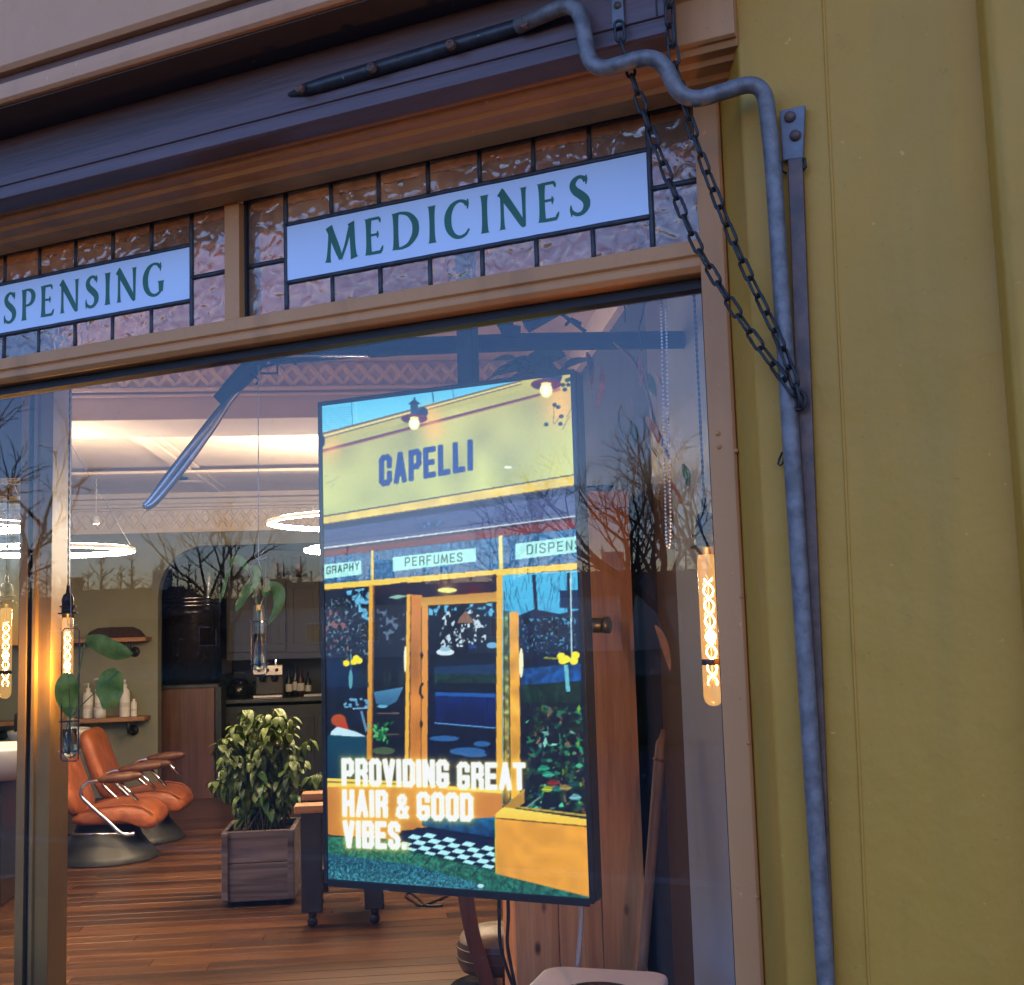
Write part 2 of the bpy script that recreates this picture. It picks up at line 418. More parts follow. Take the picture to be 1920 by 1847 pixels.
# cornice over the lights, seen from below
fx([(1.83, 2.607), (1.83, 2.535), (1.836, 2.531), (1.842, 2.531), (1.848, 2.521), (1.868, 2.519), (1.874, 2.511), (1.905, 2.509), (1.915, 2.502), (1.975, 2.502),
    (1.98, 2.512), (2.06, 2.512), (2.06, 2.607)], FRAME, 'cornice_moulding', bevel=.001)
fx([(1.885, 2.6675), (1.885, 2.610), (2.06, 2.610), (2.06, 2.6675)], TAN, 'frieze_board')
fx([(1.655, 2.712), (1.648, 2.705), (1.645, 2.69), (1.645, 2.674), (1.652, 2.668), (2.06, 2.668), (2.06, 2.712)], TAN, 'cornice_ledge', bevel=.0012)
fx([(1.662, 2.6675), (1.662, 2.664), (1.884, 2.664), (1.884, 2.6675)], mat('soffit_shade_brown', (.10, .06, .045), (.07, .042, .032), rough=.7, scale=5, speck=((.2, .15, .12), 30, .72)), 'soffit_shade_sheet')  # thin added sheet: shade under the ledge put into its dark brown
fx([(1.675, 2.738), (1.675, 2.7135), (2.06, 2.7135), (2.06, 2.738)], mat('brown_recess_paint', (.16, .075, .05), (.12, .05, .035), rough=.6), 'fascia_recess')
fx([(1.652, 3.4), (1.652, 2.748), (1.66, 2.739), (2.06, 2.739), (2.06, 3.4)], TAN, 'fascia_board', bevel=.001)
# blind box lath
xe = atY(1250, 64, 1.77).x
bl = fx([(1.77, 2.6635), (1.77, 2.562), (1.774, 2.560), (1.774, 2.5565), (1.77, 2.5545), (1.77, 2.533), (1.775, 2.529), (1.826, 2.529), (1.826, 2.6635)], OAK, 'blind_box_lath', XL, xe, bevel=.0008)
mb = MB(); mb.box((xe - .016, 1.7685, 2.563), (xe - .0135, 1.7712, 2.66)); mb.build('groove', PUTTY, bl)
# jamb, mullion, pilaster, side panel
mb = MB(); mb.extr([(-.575, 1.968), (-.534, 1.968), (-.53, 1.972), (-.53, 2.06), (-.585, 2.06), (-.585, 2.02), (-.58, 1.985)], (0, 0, .64), (0, 0, 2.502), XV, YV)
jamb = mb.build('jamb', FRAME, shop, bevel=.001)
mb = MB(); mb.box((-.588, 2.008, .64), (-.5855, 2.05, 2.178)); mb.build('putty_line', PUTTY, shop)
for x, y, r_ in ((1346, 813, .0045), (1348, 838, .0042), (1380, 845, .004), (1389, 1118, .0032), (1403, 1393, .0036), (1419, 1682, .0034), (1372, 385, .003), (1375, 430, .0025)):
    p = atY(x, y, 1.967)
    mb = MB(); mb.lathe([(0.0001, -.7 * r_), (.6 * r_, -.55 * r_), (r_, 0), (1.1 * r_, .3 * r_)], p, 10, Matrix.Rotation(R(-90), 4, 'X')); mb.build('nail_head', FRAME, jamb)
mb = MB(); mb.box((-1.605, 1.972, 2.2525), (-1.567, 2.045, 2.5015)); mb.build('mullion', FRAME, shop, bevel=.0012)
mb = MB()
mb.extr([(-.5295, 1.978), (-.4625, 1.852), (-.458, 1.85), (-.09, 1.85), (-.09, 2.2), (-.5295, 2.2)], (0, 0, .12), (0, 0, 3.4), XV, YV)
pil = mb.build('pilaster', OCHRE, shop, bevel=.002)
mb = MB(); a = atY(1549, 65, 1.85).x; b_ = atY(1612, 1847, 1.85).x
mb.tube([(a + (b_ - a) * k / 14 + random.uniform(-.0006, .0006), 1.8502, 2.62 - 2.5 * k / 14) for k in range(15)], .0028, 6); mb.build('paint_ridge', OCHRE, pil)
mb = MB(); mb.extr([(-.1, 1.845), (-.088, 1.803), (-.075, 1.795), (.9, 1.795), (.9, 2.2), (-.0895, 2.2), (-.0895, 1.851), (-.1, 1.849)], (0, 0, .12), (0, 0, 3.4), XV, YV)
mb.build('side_panel', OCHRE, shop, bevel=.004)
# left end of the front and wall above, so that the building goes on
mb = MB(); mb.box((-4.3, 1.9, .12), (-3.601, 2.06, 3.4)); mb.build('end_pier', OCHRE, shop, bevel=.002)
fx([(2.075, 2.83), (2.075, 2.517), (2.2, 2.517), (2.2, 2.83)], WALNUT, 'inner_lintel', XL, -.55)
# the big pane
mb = MB(); mb.box((-3.6, 2.028, .641), (-.586, 2.034, 2.1955)); mb.build('window_pane', CLEAR, shop)

# ------------------------------------------------------------------ leaded name lights
def strip(mb, pts, org, ex, ez, h, yoff, n=5):
    """a brush stroke of changing width lying on the sign: pts (x, y, half width)"""
    q = cat_rom(pts, n) if len(pts) > 3 else [np.array(p, float) for p in pts]
    vs = []
    for i, p in enumerate(q):
        d = q[min(i + 1, len(q) - 1)][:2] - q[max(i - 1, 0)][:2]; d = d / (np.hypot(*d) + 1e-9)
        nn = np.array([-d[1], d[0]]) * p[2] * 1.34
        for sgn in (1, -1):
            c = p[:2] + nn * sgn
            vs.append(org + ex * (c[0] * h) + ez * (c[1] * h) + Vector((0, yoff, 0)))
    fs = [(2 * i, 2 * i + 1, 2 * i + 3, 2 * i + 2) for i in range(len(q) - 1)]
    mb.add(vs, fs)
def stem(x): return [(x, 0, .1), (x, .05, .075), (x, .3, .06), (x, .7, .06), (x, .95, .075), (x, 1, .1)]
GL = {
 'I': (.26, [stem(.13)]),
 'E': (.60, [stem(.12), [(.1, .972, .028), (.46, .972, .03)], [(.45, 1.0, .012), (.475, .93, .03), (.495, .84, .012)], [(.1, .53, .025), (.40, .53, .025)], [(.4, .62, .01), (.41, .53, .028), (.4, .43, .01)],
            [(.1, .03, .03), (.5, .032, .032)], [(.49, 0, .012), (.525, .09, .03), (.57, .19, .01)]]),
 'M': (1.02, [[(.085, 0, .075), (.1, .14, .048), (.14, .6, .04), (.165, 1, .05)], [(.12, 1, .085), (.2, .8, .075), (.38, .35, .07), (.5, .03, .045)], [(.5, .03, .03), (.66, .4, .032), (.84, .97, .045)],
             [(.84, 1, .085), (.86, .9, .065), (.89, .3, .062), (.92, .05, .075), (.93, 0, .1)]]),
 'D': (.84, [stem(.12), [(.1, .97, .025), (.3, .975, .028), (.52, .9, .045), (.69, .7, .07), (.73, .5, .076), (.69, .3, .07), (.52, .1, .045), (.3, .025, .028), (.1, .03, .025)]]),
 'C': (.78, [[(.67, .86, .05), (.56, .955, .035), (.4, .98, .03), (.22, .88, .055), (.11, .68, .075), (.09, .48, .078), (.13, .27, .07), (.26, .09, .05), (.43, .02, .034), (.6, .07, .03), (.71, .2, .02)],
            [(.685, 1.0, .012), (.68, .87, .03), (.675, .73, .01)]]),
 'N': (.86, [[(.12, 0, .09), (.12, .06, .05), (.12, .5, .036), (.12, 1, .04)], [(.06, 1, .09), (.13, .93, .08), (.4, .52, .07), (.66, .1, .06), (.73, -.02, .035)], [(.73, -.02, .03), (.73, .5, .036), (.73, .94, .05), (.73, 1, .09)]]),
 'S': (.58, [[(.46, .86, .055), (.38, .95, .036), (.26, .97, .036), (.14, .88, .055), (.11, .76, .065), (.18, .63, .075), (.33, .5, .08), (.45, .36, .076), (.46, .2, .066), (.37, .07, .045), (.24, .03, .036), (.13, .07, .035), (.06, .16, .02)],
            [(.475, 1.0, .012), (.475, .88, .028), (.465, .76, .01)], [(.045, .29, .01), (.05, .17, .03), (.06, 0, .012)]]),
 'P': (.62, [stem(.12), [(.1, .97, .026), (.28, .975, .03), (.43, .92, .05), (.51, .8, .066), (.51, .67, .066), (.44, .54, .05), (.3, .475, .03), (.14, .475, .026)]]),
 'G': (.82, [[(.66, .86, .05), (.56, .955, .035), (.4, .98, .03), (.22, .88, .055), (.11, .68, .075), (.09, .48, .078), (.13, .27, .07), (.26, .09, .05), (.43, .02, .034), (.58, .05, .034), (.69, .13, .03)],
            [(.68, 1.0, .012), (.675, .87, .03), (.67, .73, .01)], [(.695, .43, .095), (.695, .37, .07), (.695, .1, .055)]]),
}
ZP0, ZP1 = 2.318, 2.441           # white plate
ZG0, ZG1 = 2.2525, 2.5115         # whole light
YG = 2.0
def name_light(x0, x1, px0, px1, text, tx0, tx1, h, zb):
    root = MB()
    for a_, b_ in (((x0 - .003, 1.99, ZG0), (x0 + .004, 2.01, ZG1)), ((x1 - .004, 1.99, ZG0), (x1 + .003, 2.01, ZG1)), ((x0 + .004, 1.99, ZG1 - .004), (x1 - .004, 2.01, ZG1))):
        root.box(a_, b_)
    L = root.build('leaded_light', PUTTY, shop)
    tg = GLASSTILE
    def tile(a, b, c, d):
        cx, cz = (a + b) / 2, (c + d) / 2
        tl = R(random.uniform(-.7, .7)); tw = R(random.uniform(-.7, .7))
        M = Matrix.Translation((cx, YG, cz)) @ Matrix.Rotation(tl, 4, 'X') @ Matrix.Rotation(tw, 4, 'Z')
        mb = MB(); mb.box((a - cx + .0015, -.0015, c - cz + .0015), (b - cx - .0015, .0015, d - cz - .0015), M); mb.build('glass_tile', tg, L)
    N = round((px1 - px0) / .1138); w_ = (px1 - px0) / N
    for k in range(N):
        tile(px0 + k * w_, px0 + (k + 1) * w_, ZP1, ZG1); tile(px0 + k * w_, px0 + (k + 1) * w_, ZG0, ZP0)
    zm = (ZP0 + ZP1) / 2 - .012
    for a, b in ((x0, px0), (px1, x1)):
        tile(a, b, ZG0, zm); tile(a, b, zm, ZG1)
    def came(p, q, r_=.0056):
        p, q = Vector(p), Vector(q); d = (q - p).normalized(); sd = d.cross(YV)
        n = max(3, int((q - p).length / .02)); mb = MB(); path = [p + (q - p) * (i / n) + sd * random.uniform(-.0003, .0003) for i in range(n + 1)]
        mb.tube(path, r_, 6); mb.build('lead_came', LEAD, L)
    for k in range(1, N):
        came((px0 + k * w_, YG - .001, ZP1 + .003), (px0 + k * w_, YG - .001, ZG1), .0048); came((px0 + k * w_, YG - .001, ZG0), (px0 + k * w_, YG - .001, ZP0 - .003), .0048)
    for x in (px0, px1): came((x, YG - .001, ZG0), (x, YG - .001, ZG1))
    for z in (ZP0, ZP1): came((px0, YG - .001, z), (px1, YG - .001, z))
    came((x0, YG - .001, zm), (px0, YG - .001, zm)); came((px1, YG - .001, zm), (x1, YG - .001, zm))
    mb = MB(); mb.box((px0 + .002, YG - .004, ZP0 + .002), (px1 - .002, YG + .001, ZP1 - .002)); mb.build('name_plate', PLATE, L)
    tot = sum(GL[c][0] for c in text); tr = ((tx1 - tx0) / h - tot) / (len(text) - 1); x = 0
    for c in text:
        mb = MB()
        for k, st in enumerate(GL[c][1]):
            strip(mb, st, Vector((tx0 + x * h, YG - .0044, zb)), XV, ZV, h, -k * .00012)
        mb.build('letter', GREEN, L, flat=True); x += GL[c][0] + tr

def glass_tile_mat():
    m, n, l, b = nodes('cathedral_glass')
    tc = n.new('ShaderNodeTexCoord'); oi = n.new('ShaderNodeObjectInfo')
    sc = n.new('ShaderNodeVectorMath'); sc.operation = 'SCALE'; sc.inputs[0].default_value = (13, 7, 19)
    ad = n.new('ShaderNodeVectorMath'); ad.operation = 'ADD'
    l.new(oi.outputs['Random'], sc.inputs['Scale']); l.new(tc.outputs['Object'], ad.inputs[0]); l.new(sc.outputs[0], ad.inputs[1])
    n1 = n.new('ShaderNodeTexNoise'); n1.inputs['Scale'].default_value = 40; n1.inputs['Detail'].default_value = .7; n1.inputs['Distortion'].default_value = .6
    l.new(ad.outputs[0], n1.inputs['Vector'])
    bp = n.new('ShaderNodeBump'); bp.inputs['Distance'].default_value = .0043; l.new(n1.outputs['Fac'], bp.inputs['Height'])
    rp = n.new('ShaderNodeValToRGB'); rp.color_ramp.elements[0].color = (.66, .39, .25, 1); rp.color_ramp.elements[1].color = (.86, .58, .42, 1)
    rp.color_ramp.elements[0].position = .3; rp.color_ramp.elements[1].position = .7
    hs = n.new('ShaderNodeHueSaturation'); mr = n.new('ShaderNodeMapRange'); mr.inputs['To Min'].default_value = .72; mr.inputs['To Max'].default_value = 1.12
    l.new(oi.outputs['Random'], mr.inputs[0]); l.new(mr.outputs[0], hs.inputs['Value'])
    l.new(n1.outputs['Fac'], rp.inputs[0]); l.new(rp.outputs[0], hs.inputs['Color']); l.new(hs.outputs[0], b.inputs['Base Color'])
    b.inputs['Coat Weight'].default_value = .7; b.inputs['Coat Roughness'].default_value = .03; l.new(bp.outputs[0], b.inputs['Coat Normal'])
    b.inputs['Roughness'].default_value = .06; b.inputs['Specular IOR Level'].default_value = .8
    b.inputs['Transmission Weight'].default_value = .78; b.inputs['IOR'].default_value = 1.4
    l.new(bp.outputs[0], b.inputs['Normal'])
    return m
GLASSTILE = glass_tile_mat()
name_light(-1.5655, -.572, -1.4655, -.669, 'MEDICINES', -1.366, -.783, .0745, 2.3435)
name_light(-2.603, -1.607, -2.506, -1.7155, 'DISPENSING', -2.392, -1.790, .0735, 2.3425)

# ================================================================== IRONWORK OUTSIDE
# awning arm: strap on the lath, then a bent galvanised pipe down the pilaster
arm = thing('awning_arm', atY(1550, 1847, 1.82), 'bent galvanised pipe arm from the dark blind box down the ochre pilaster', 'awning arm')
def ypath(pts, n=8): return [Vector(q) for q in cat_rom([tuple(atY(*p)) for p in pts], n)]
def fillet(P, r_, n=8):
    P = [Vector(p) for p in P]; out = [P[0]]
    for k in range(1, len(P) - 1):
        a, b_, c = P[k - 1], P[k], P[k + 1]; u = (a - b_).normalized(); v = (c - b_).normalized(); d = min(r_, (a - b_).length * .49, (c - b_).length * .49)
        for q in range(n + 1):
            t = q / n; out.append((b_ + u * d) * (1 - t) ** 2 + b_ * (2 * t * (1 - t)) + (b_ + v * d) * t ** 2)
    return out + [P[-1]]
mb = MB(); mb.tube(fillet([atY(*p) for p in ((970, 50, 1.756), (1084, 0, 1.738), (1108, 138, 1.738), (1237, 98, 1.74), (1279, 196, 1.762), (1432, 148, 1.805), (1449, 300, 1.822), (1549, 1847, 1.826), (1562, 2050, 1.826))], .04), .0132, 16)
mb.build('pipe', GALV, arm)
mb = MB(); a = atY(541, 178, 1.766); b_ = atY(1000, 42, 1.764)
mb.tube([a + (b_ - a) * k / 12 for k in range(13)], [.003, .012] + [.0138] * 10 + [.0128], 12); mb.build('mounting_strap', mat('dark_worn_iron', (.06, .055, .06), (.04, .036, .038), rough=.4, metal=.4, scale=40, bump=.0012, bscale=70, speck=((.3, .3, .32), 90, .7)), arm)
for x, y in ((562, 166), (697, 127), (845, 84), (983, 45)):
    p = atY(x, y, 1.7455)
    mb = MB(); mb.lathe([(.0001, .004), (.004, .004), (.0045, .0055), (.0075, .0055), (.009, .002), (.0095, -.004)], p, 12, Matrix.Rotation(R(90), 4, 'X')); mb.build('screw', OLDIRON, arm)
# flat bar with its bracket
bar = thing('flat_iron_bar', atY(1560, 1847, 1.84), 'dark brown flat iron bar under a bolted bracket on the pilaster', 'iron bar')
pts = [(1490, 285), (1497, 480), (1508, 720), (1524, 1050), (1545, 1450), (1565, 1847)]
mb = MB()
P = [atY(x, y, 1.838) for x, y in pts]; Xm = np.mean([p.x for p in P])
xa_, xb_ = atY(1491, 285, 1.838).x, atY(1550, 1847, 1.838).x; zb_ = atY(1550, 1847, 1.838).z; xc_ = xa_ + (xb_ - xa_) * (P[0].z - .3) / (P[0].z - zb_)
mb.add([(x + d, y, z) for z, x in ((P[0].z, xa_), (.3, xc_)) for d, y in ((-.0115, 1.833), (.0115, 1.833), (.0115, 1.8445), (-.0115, 1.8445))], [(0, 1, 2, 3), (7, 6, 5, 4), (0, 4, 5, 1), (1, 5, 6, 2), (2, 6, 7, 3), (3, 7, 4, 0)])
mb.build('bar', OLDIRON, bar, bevel=.0015)
q = [atY(x, y, 1.832) for x, y in ((1461, 207), (1509, 196), (1505, 296), (1467, 301))]
mb = MB(); vs = [v + Vector((0, d, 0)) for d in (0, .012) for v in q]
mb.add(vs, [(0, 1, 2, 3), (7, 6, 5, 4), (0, 4, 5, 1), (1, 5, 6, 2), (2, 6, 7, 3), (3, 7, 4, 0)]); br = mb.build('bracket', mat('grey_painted_iron', (.17, .165, .18), (.12, .115, .125), rough=.45, scale=30, bump=.0012, bscale=60), bar, bevel=.002)
for x, y in ((1481, 219), (1491, 254)):
    p = atY(x, y, 1.8305); mb = MB(); mb.lathe([(.0001, .006), (.006, .0055), (.0085, .003), (.0095, -.001)], p, 10, Matrix.Rotation(R(90), 4, 'X')); mb.build('bolt', OLDIRON, br)
mb = MB(); p0 = q[3]; p1 = q[2]
mb.tube([p0 + Vector((-.002, .002, .0)), p0 + Vector((-.003, .004, -.014)), p0 + Vector((.004, .006, -.02))], .0025, 6); mb.build('clip', BLACKIRON, bar); mb = MB(); mb.tube([p1 + Vector((.002, .002, .0)), p1 + Vector((.003, .004, -.014)), p1 + Vector((-.004, .006, -.02))], .0025, 6)
mb.build('clip', BLACKIRON, bar)
p = atY(1498, 752, 1.822)
mb = MB(); mb.tube([p + Vector((.011 * math.cos(2 * math.pi * k / 16), -.004, .014 * math.sin(2 * math.pi * k / 16))) for k in range(16)], .0032, 7, closed=True); mb.build('shackle', BLACKIRON, bar)
# chains
def link_mesh(L=.035, W=.0152, r_=.0026):
    pts = []
    for k in range(16):
        a = 2 * math.pi * k / 16; s_ = math.sin(a); c_ = math.cos(a)
        pts.append((c_ * W / 2 * (1 if abs(c_) < .9 else 1), 0, (L / 2 - W / 2) * (1 if s_ >= 0 else -1) + s_ * W / 2))
    mb = MB(); mb.tube(pts, r_, 6, closed=True)
    me = bpy.data.meshes.new('link'); me.from_pydata([tuple(v) for v in mb.v], [], mb.f); me.materials.append(BLACKIRON)
    me.polygons.foreach_set('use_smooth', [True] * len(me.polygons)); return me
LINK = link_mesh()
def chain(pts, label, name='chain'):
    path = [Vector(q) for q in cat_rom([tuple(atY(*p)) for p in pts], 30)]
    root = thing(name, tuple(path[-1]), label, 'chain', 'chains hooked to the iron bar')
    step = .0296; acc = 0; prev = path[0]; k = 0; marks = [path[0]]
    for p in path[1:]:
        acc += (p - prev).length; prev = p
        if acc >= step: marks.append(p); acc = 0
    for i in range(len(marks) - 1):
        d = (marks[i + 1] - marks[i]).normalized(); c = (marks[i] + marks[i + 1]) / 2
        q = d.to_track_quat('Z', 'Y')
        tw = (R(32) if i % 2 else R(-52)) + random.uniform(-.22, .22)
        M = Matrix.Translation(c - path[-1]) @ q.to_matrix().to_4x4() @ Matrix.Rotation(tw, 4, 'Z')
        o = bpy.data.objects.new('link', LINK); COL.objects.link(o); o.parent = root; o.matrix_local = M
    return root
chain([(1160, 42, 1.752), (1165, 80, 1.755), (1180, 125, 1.762), (1197, 180, 1.768), (1225, 260, 1.775), (1262, 355, 1.782), (1304, 455, 1.79), (1355, 545, 1.797), (1415, 636, 1.805), (1468, 708, 1.808), (1494, 742, 1.808)],
      'black chain from the plate on the blind box, lower of two, to the iron bar')
chain([(1250, -60, 1.752), (1254, 10, 1.757), (1258, 70, 1.766), (1268, 130, 1.772), (1286, 205, 1.779), (1312, 285, 1.785), (1345, 375, 1.79), (1385, 475, 1.796), (1424, 560, 1.8), (1462, 640, 1.803), (1490, 716, 1.805), (1500, 752, 1.81), (1499, 792, 1.815)],
      'black chain past the blind box end, upper of two going to the iron bar')
cp = thing('chain_plate', tuple(atY(1158, 20, 1.764)), 'small grey iron plate screwed on the blind box holding a chain', 'plate')
p = atY(1158, 18, 1.764); mb = MB(); mb.box((p.x - .0105, 1.7625, p.z - .03), (p.x + .0105, 1.7685, p.z + .05)); mb.build('plate', MATS['grey_painted_iron'], cp, bevel=.0015)
mb = MB(); mb.lathe([(.0001, .004), (.005, .0035), (.0065, 0)], atY(1158, 10, 1.762), 10, Matrix.Rotation(R(90), 4, 'X')); mb.build('screw', OLDIRON, cp)
hk = MB(); hk.tube([atY(*p) for p in ((1467, 848, 1.842), (1461, 861, 1.838), (1459, 870, 1.836), (1463, 873, 1.836), (1468, 868, 1.838), (1471, 852, 1.842))], .0016, 6)
tag(hk.build('hook', BLACKIRON), 'tiny wire hook sticking out left of the galvanised pipe', 'hook')

# ================================================================== THE ROOM BEHIND THE GLASS
ZC = 2.83; TB = 10.7; SW = .80; SL = -6.2
def structure(o): o['kind'] = 'structure'; return o
# floor: joists sheet below, planks above
mb = MB(); mb.add([(-9.5, 2.065, FLOOR - .03), (-.2, 2.065, FLOOR - .03), (4, 14, FLOOR - .03), (-16, 14, FLOOR - .03)], [(0, 1, 2, 3)])
fl = structure(mb.build('floor', mat('subfloor', (.05, .03, .02), (.03, .02, .012), rough=.9)))
PW = .118; row = 0; t = 1.9
plank_mesh = {}
while t < 12.2:
    # row starts where the shop front cuts the room
    smax = SW + .3; smin = -5.4
    scut = (2.08 - t * E2.y) / E1.y            # y = 2.08 line
    a = max(smin, scut)
    x = a - random.uniform(0, 1.5) if a == smin else a
    while x < smax:
        L_ = random.uniform(1.5, 3.0); b_ = min(x + L_, smax)
        if b_ - x > .12 and t > 2.4:
            mb = MB(); mb.ibox(0, b_ - x - .0016, .0012, PW - .0012, -.02, random.uniform(-.0009, .0003))
            # planks run almost along the room, as in the photograph
            o = mb.build('plank', PLANK, fl); o.data.transform(Matrix.Rotation(-IA, 4, 'Z')); o.matrix_local = Matrix.Translation(I(x, t, FLOOR)) @ IR
            bv = o.modifiers.new('bevel', 'BEVEL'); bv.width = .0012; bv.segments = 1
        x = b_
    t += PW; row += 1
# walls
def lattice(name, parent, s0, s1, t, z0, z1, m=PLASTER, along='s', pitch=.075, w_=.0075, d=.012):
    mb = MB()
    n = int(abs(s1 - s0) / pitch)
    for k in range(n):
        a = s0 + (s1 - s0) * k / n; b_ = s0 + (s1 - s0) * (k + 1) / n
        for q, (u, v) in enumerate(((z0, z1), (z1, z0))):
            def pt(ss, zz, dd): return I(ss, t - dd, zz) if along == 's' else I(t - dd, ss, zz)
            dx, dz = b_ - a, v - u; L_ = math.hypot(dx, dz); nx, nz = -dz / L_ * w_, dx / L_ * w_
            dd = d + q * .002
            vs = [pt(a + nx, u + nz, dd), pt(a - nx, u - nz, dd), pt(b_ - nx, v - nz, dd), pt(b_ + nx, v + nz, dd), pt(a + nx * 2, u + nz * 2, 0), pt(a - nx * 2, u - nz * 2, 0), pt(b_ - nx * 2, v - nz * 2, 0), pt(b_ + nx * 2, v + nz * 2, 0)]
            mb.add(vs, [(0, 1, 2, 3), (0, 4, 5, 1), (1, 5, 6, 2), (2, 6, 7, 3), (3, 7, 4, 0)])
    return mb.build(name, m, parent, kind='stuff')
mb = MB(); mb.ibox(SL, SW + .3, 0.5, 13.5, ZC, ZC + .1)
# ceiling stops behind the shop front
bmx = MB(); bmx.add([(-9.5, 2.07, ZC), (-.1, 2.07, ZC), tuple(I(SW + .3, 13.5, ZC)), tuple(I(SL - 3, 13.5, ZC)), (-9.5, 2.07, ZC + .1), (-.1, 2.07, ZC + .1), tuple(I(SW + .3, 13.5, ZC + .1)), tuple(I(SL - 3, 13.5, ZC + .1))],
                     [(0, 1, 2, 3), (7, 6, 5, 4), (0, 4, 5, 1), (1, 5, 6, 2), (2, 6, 7, 3), (3, 7, 4, 0)])
ce = structure(bmx.build('ceiling', PLASTER))
mb = MB(); mb.ibox(SL, SW, 5.5, 6.0, 2.57, ZC - .001); bm_ = mb.build('beam', mat('grey_plaster', (.62, .55, .50), (.58, .51, .46), rough=.8, scale=5), ce, bevel=.004)
lattice('lattice_moulding', ce, SL, SW, 5.5, 2.722, 2.812)
mb = MB(); mb.ibox(SL, SW, 5.47, 5.4995, 2.695, 2.712); mb.build('picture_rail', PLASTER, ce, bevel=.004)
mb = MB(); mb.ibox(SL, SW, 5.48, 5.4995, 2.672, 2.684); mb.build('picture_rail', PLASTER, ce, bevel=.003)
# ribs on the far ceiling
s1, _ = sz(308, 832, 7.62); 
for w0, w1, dz in ((-.20, .0, .02), (-.15, -.05, .04)):
    mb = MB(); mb.ibox(s1 + w0, s1 + w1, 6.0, 10.3, ZC - dz, ZC - dz + .0195); mb.build('ceiling_rib', PLASTER, ce, bevel=.006)
mb = MB(); mb.ibox(SL, SW, 8.85, 8.97, ZC - .06, ZC - .0405); mb.build('ceiling_rib', PLASTER, ce, bevel=.006)
# back wall with arched opening to the kitchen
sa, _ = sz(296, 1200, TB); zt = sz(420, 1022, TB)[1]
mb = MB()
arc = []
cr = .34
for k in range(13):
    a = math.pi - k / 12 * math.pi / 2
    arc.append((sa + cr * 1.15 + cr * 1.15 * math.cos(a), zt - cr * 1.3 + cr * 1.3 * math.sin(a)))
outl = [(SL, FLOOR), (sa, FLOOR)] + arc + [(SW, zt), (SW, ZC), (SL, ZC)]
mb.extr(outl, I(0, TB, 0), I(0, TB + .16, 0), E1, ZV); bw = structure(mb.build('back_wall', SAGE))
zf0 = sz(300, 996, TB)[1]; zf1 = sz(300, 958, TB)[1]
mb = MB(); mb.ibox(SL, SW, TB - .02, TB - .001, zf0 - .015, ZC - .002); mb.build('frieze', PLASTER, bw)
lattice('lattice_moulding', bw, SL, SW, TB - .02, zf0 + .03, zf1 - .01, pitch=.1, w_=.008)
for z0, z1, d in ((zf1, zf1 + .02, .05), (zf1 + .021, zf1 + .05, .08), (ZC - .05, ZC - .003, .12)):
    mb = MB(); mb.ibox(SL, SW, TB - .021 - d, TB - .021, z0, z1); mb.build('cornice', PLASTER, bw, bevel=.008)
zy = sz(420, 1017, TB)[1]
# kitchen box
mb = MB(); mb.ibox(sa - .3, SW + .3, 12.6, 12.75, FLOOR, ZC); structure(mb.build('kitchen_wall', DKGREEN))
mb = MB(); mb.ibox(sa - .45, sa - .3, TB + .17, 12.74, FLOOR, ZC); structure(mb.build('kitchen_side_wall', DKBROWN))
# left wall far away
mb = MB(); mb.ibox(SL - .15, SL, 2.0, 12.7, FLOOR, ZC); structure(mb.build('left_wall', SAGE))
# right wall: pale part, then brown, then blue grey
GREYWALL = mat('blue_grey_wall', (.05, .052, .06), (.04, .042, .05), rough=.85, scale=5, spec=.15)
PALEWALL = mat('pale_grey_wall', (.23, .31, .42), (.21, .285, .385), rough=.55, scale=5, bump=.0004)
BROWNWALL = mat('dark_brown_wall', (.048, .034, .03), (.038, .027, .023), rough=.5, scale=5)
def rw(t0, t1, m, name, ds=0):
    mb = MB(); mb.ibox(SW + ds, SW + .15, t0, t1, FLOOR, ZC - .001); return mb
tt = [2.02, 3.37, 3.72, 12.7]
rwall = structure(rw(3.722, 12.7, GREYWALL, '').build('right_wall', GREYWALL))
rw(3.372, 3.72, 0, '', -.012).build('brown_board', BROWNWALL, rwall, bevel=.003)
rw(2.15, 3.37, 0, '', -.03).build('pale_board', PALEWALL, rwall, bevel=.003)
lattice('lattice_moulding', rwall, 3.8, 5.45, SW, 2.722, 2.812, along='t')
mb = MB(); mb.ibox(SW - .03, SW - .001, 3.73, 5.46, 2.695, 2.712); mb.build('picture_rail', PLASTER, rwall)
mb = MB(); mb.ibox(SW - .02, SW - .001, 3.73, 5.46, 2.714, ZC - .001); mb.build('frieze', PLASTER, rwall)
mb = MB(); mb.ibox(SW - .012, SW - .0005, 3.73, 12.6, FLOOR, FLOOR + .14); mb.build('skirting', GREYWALL, rwall, bevel=.003)

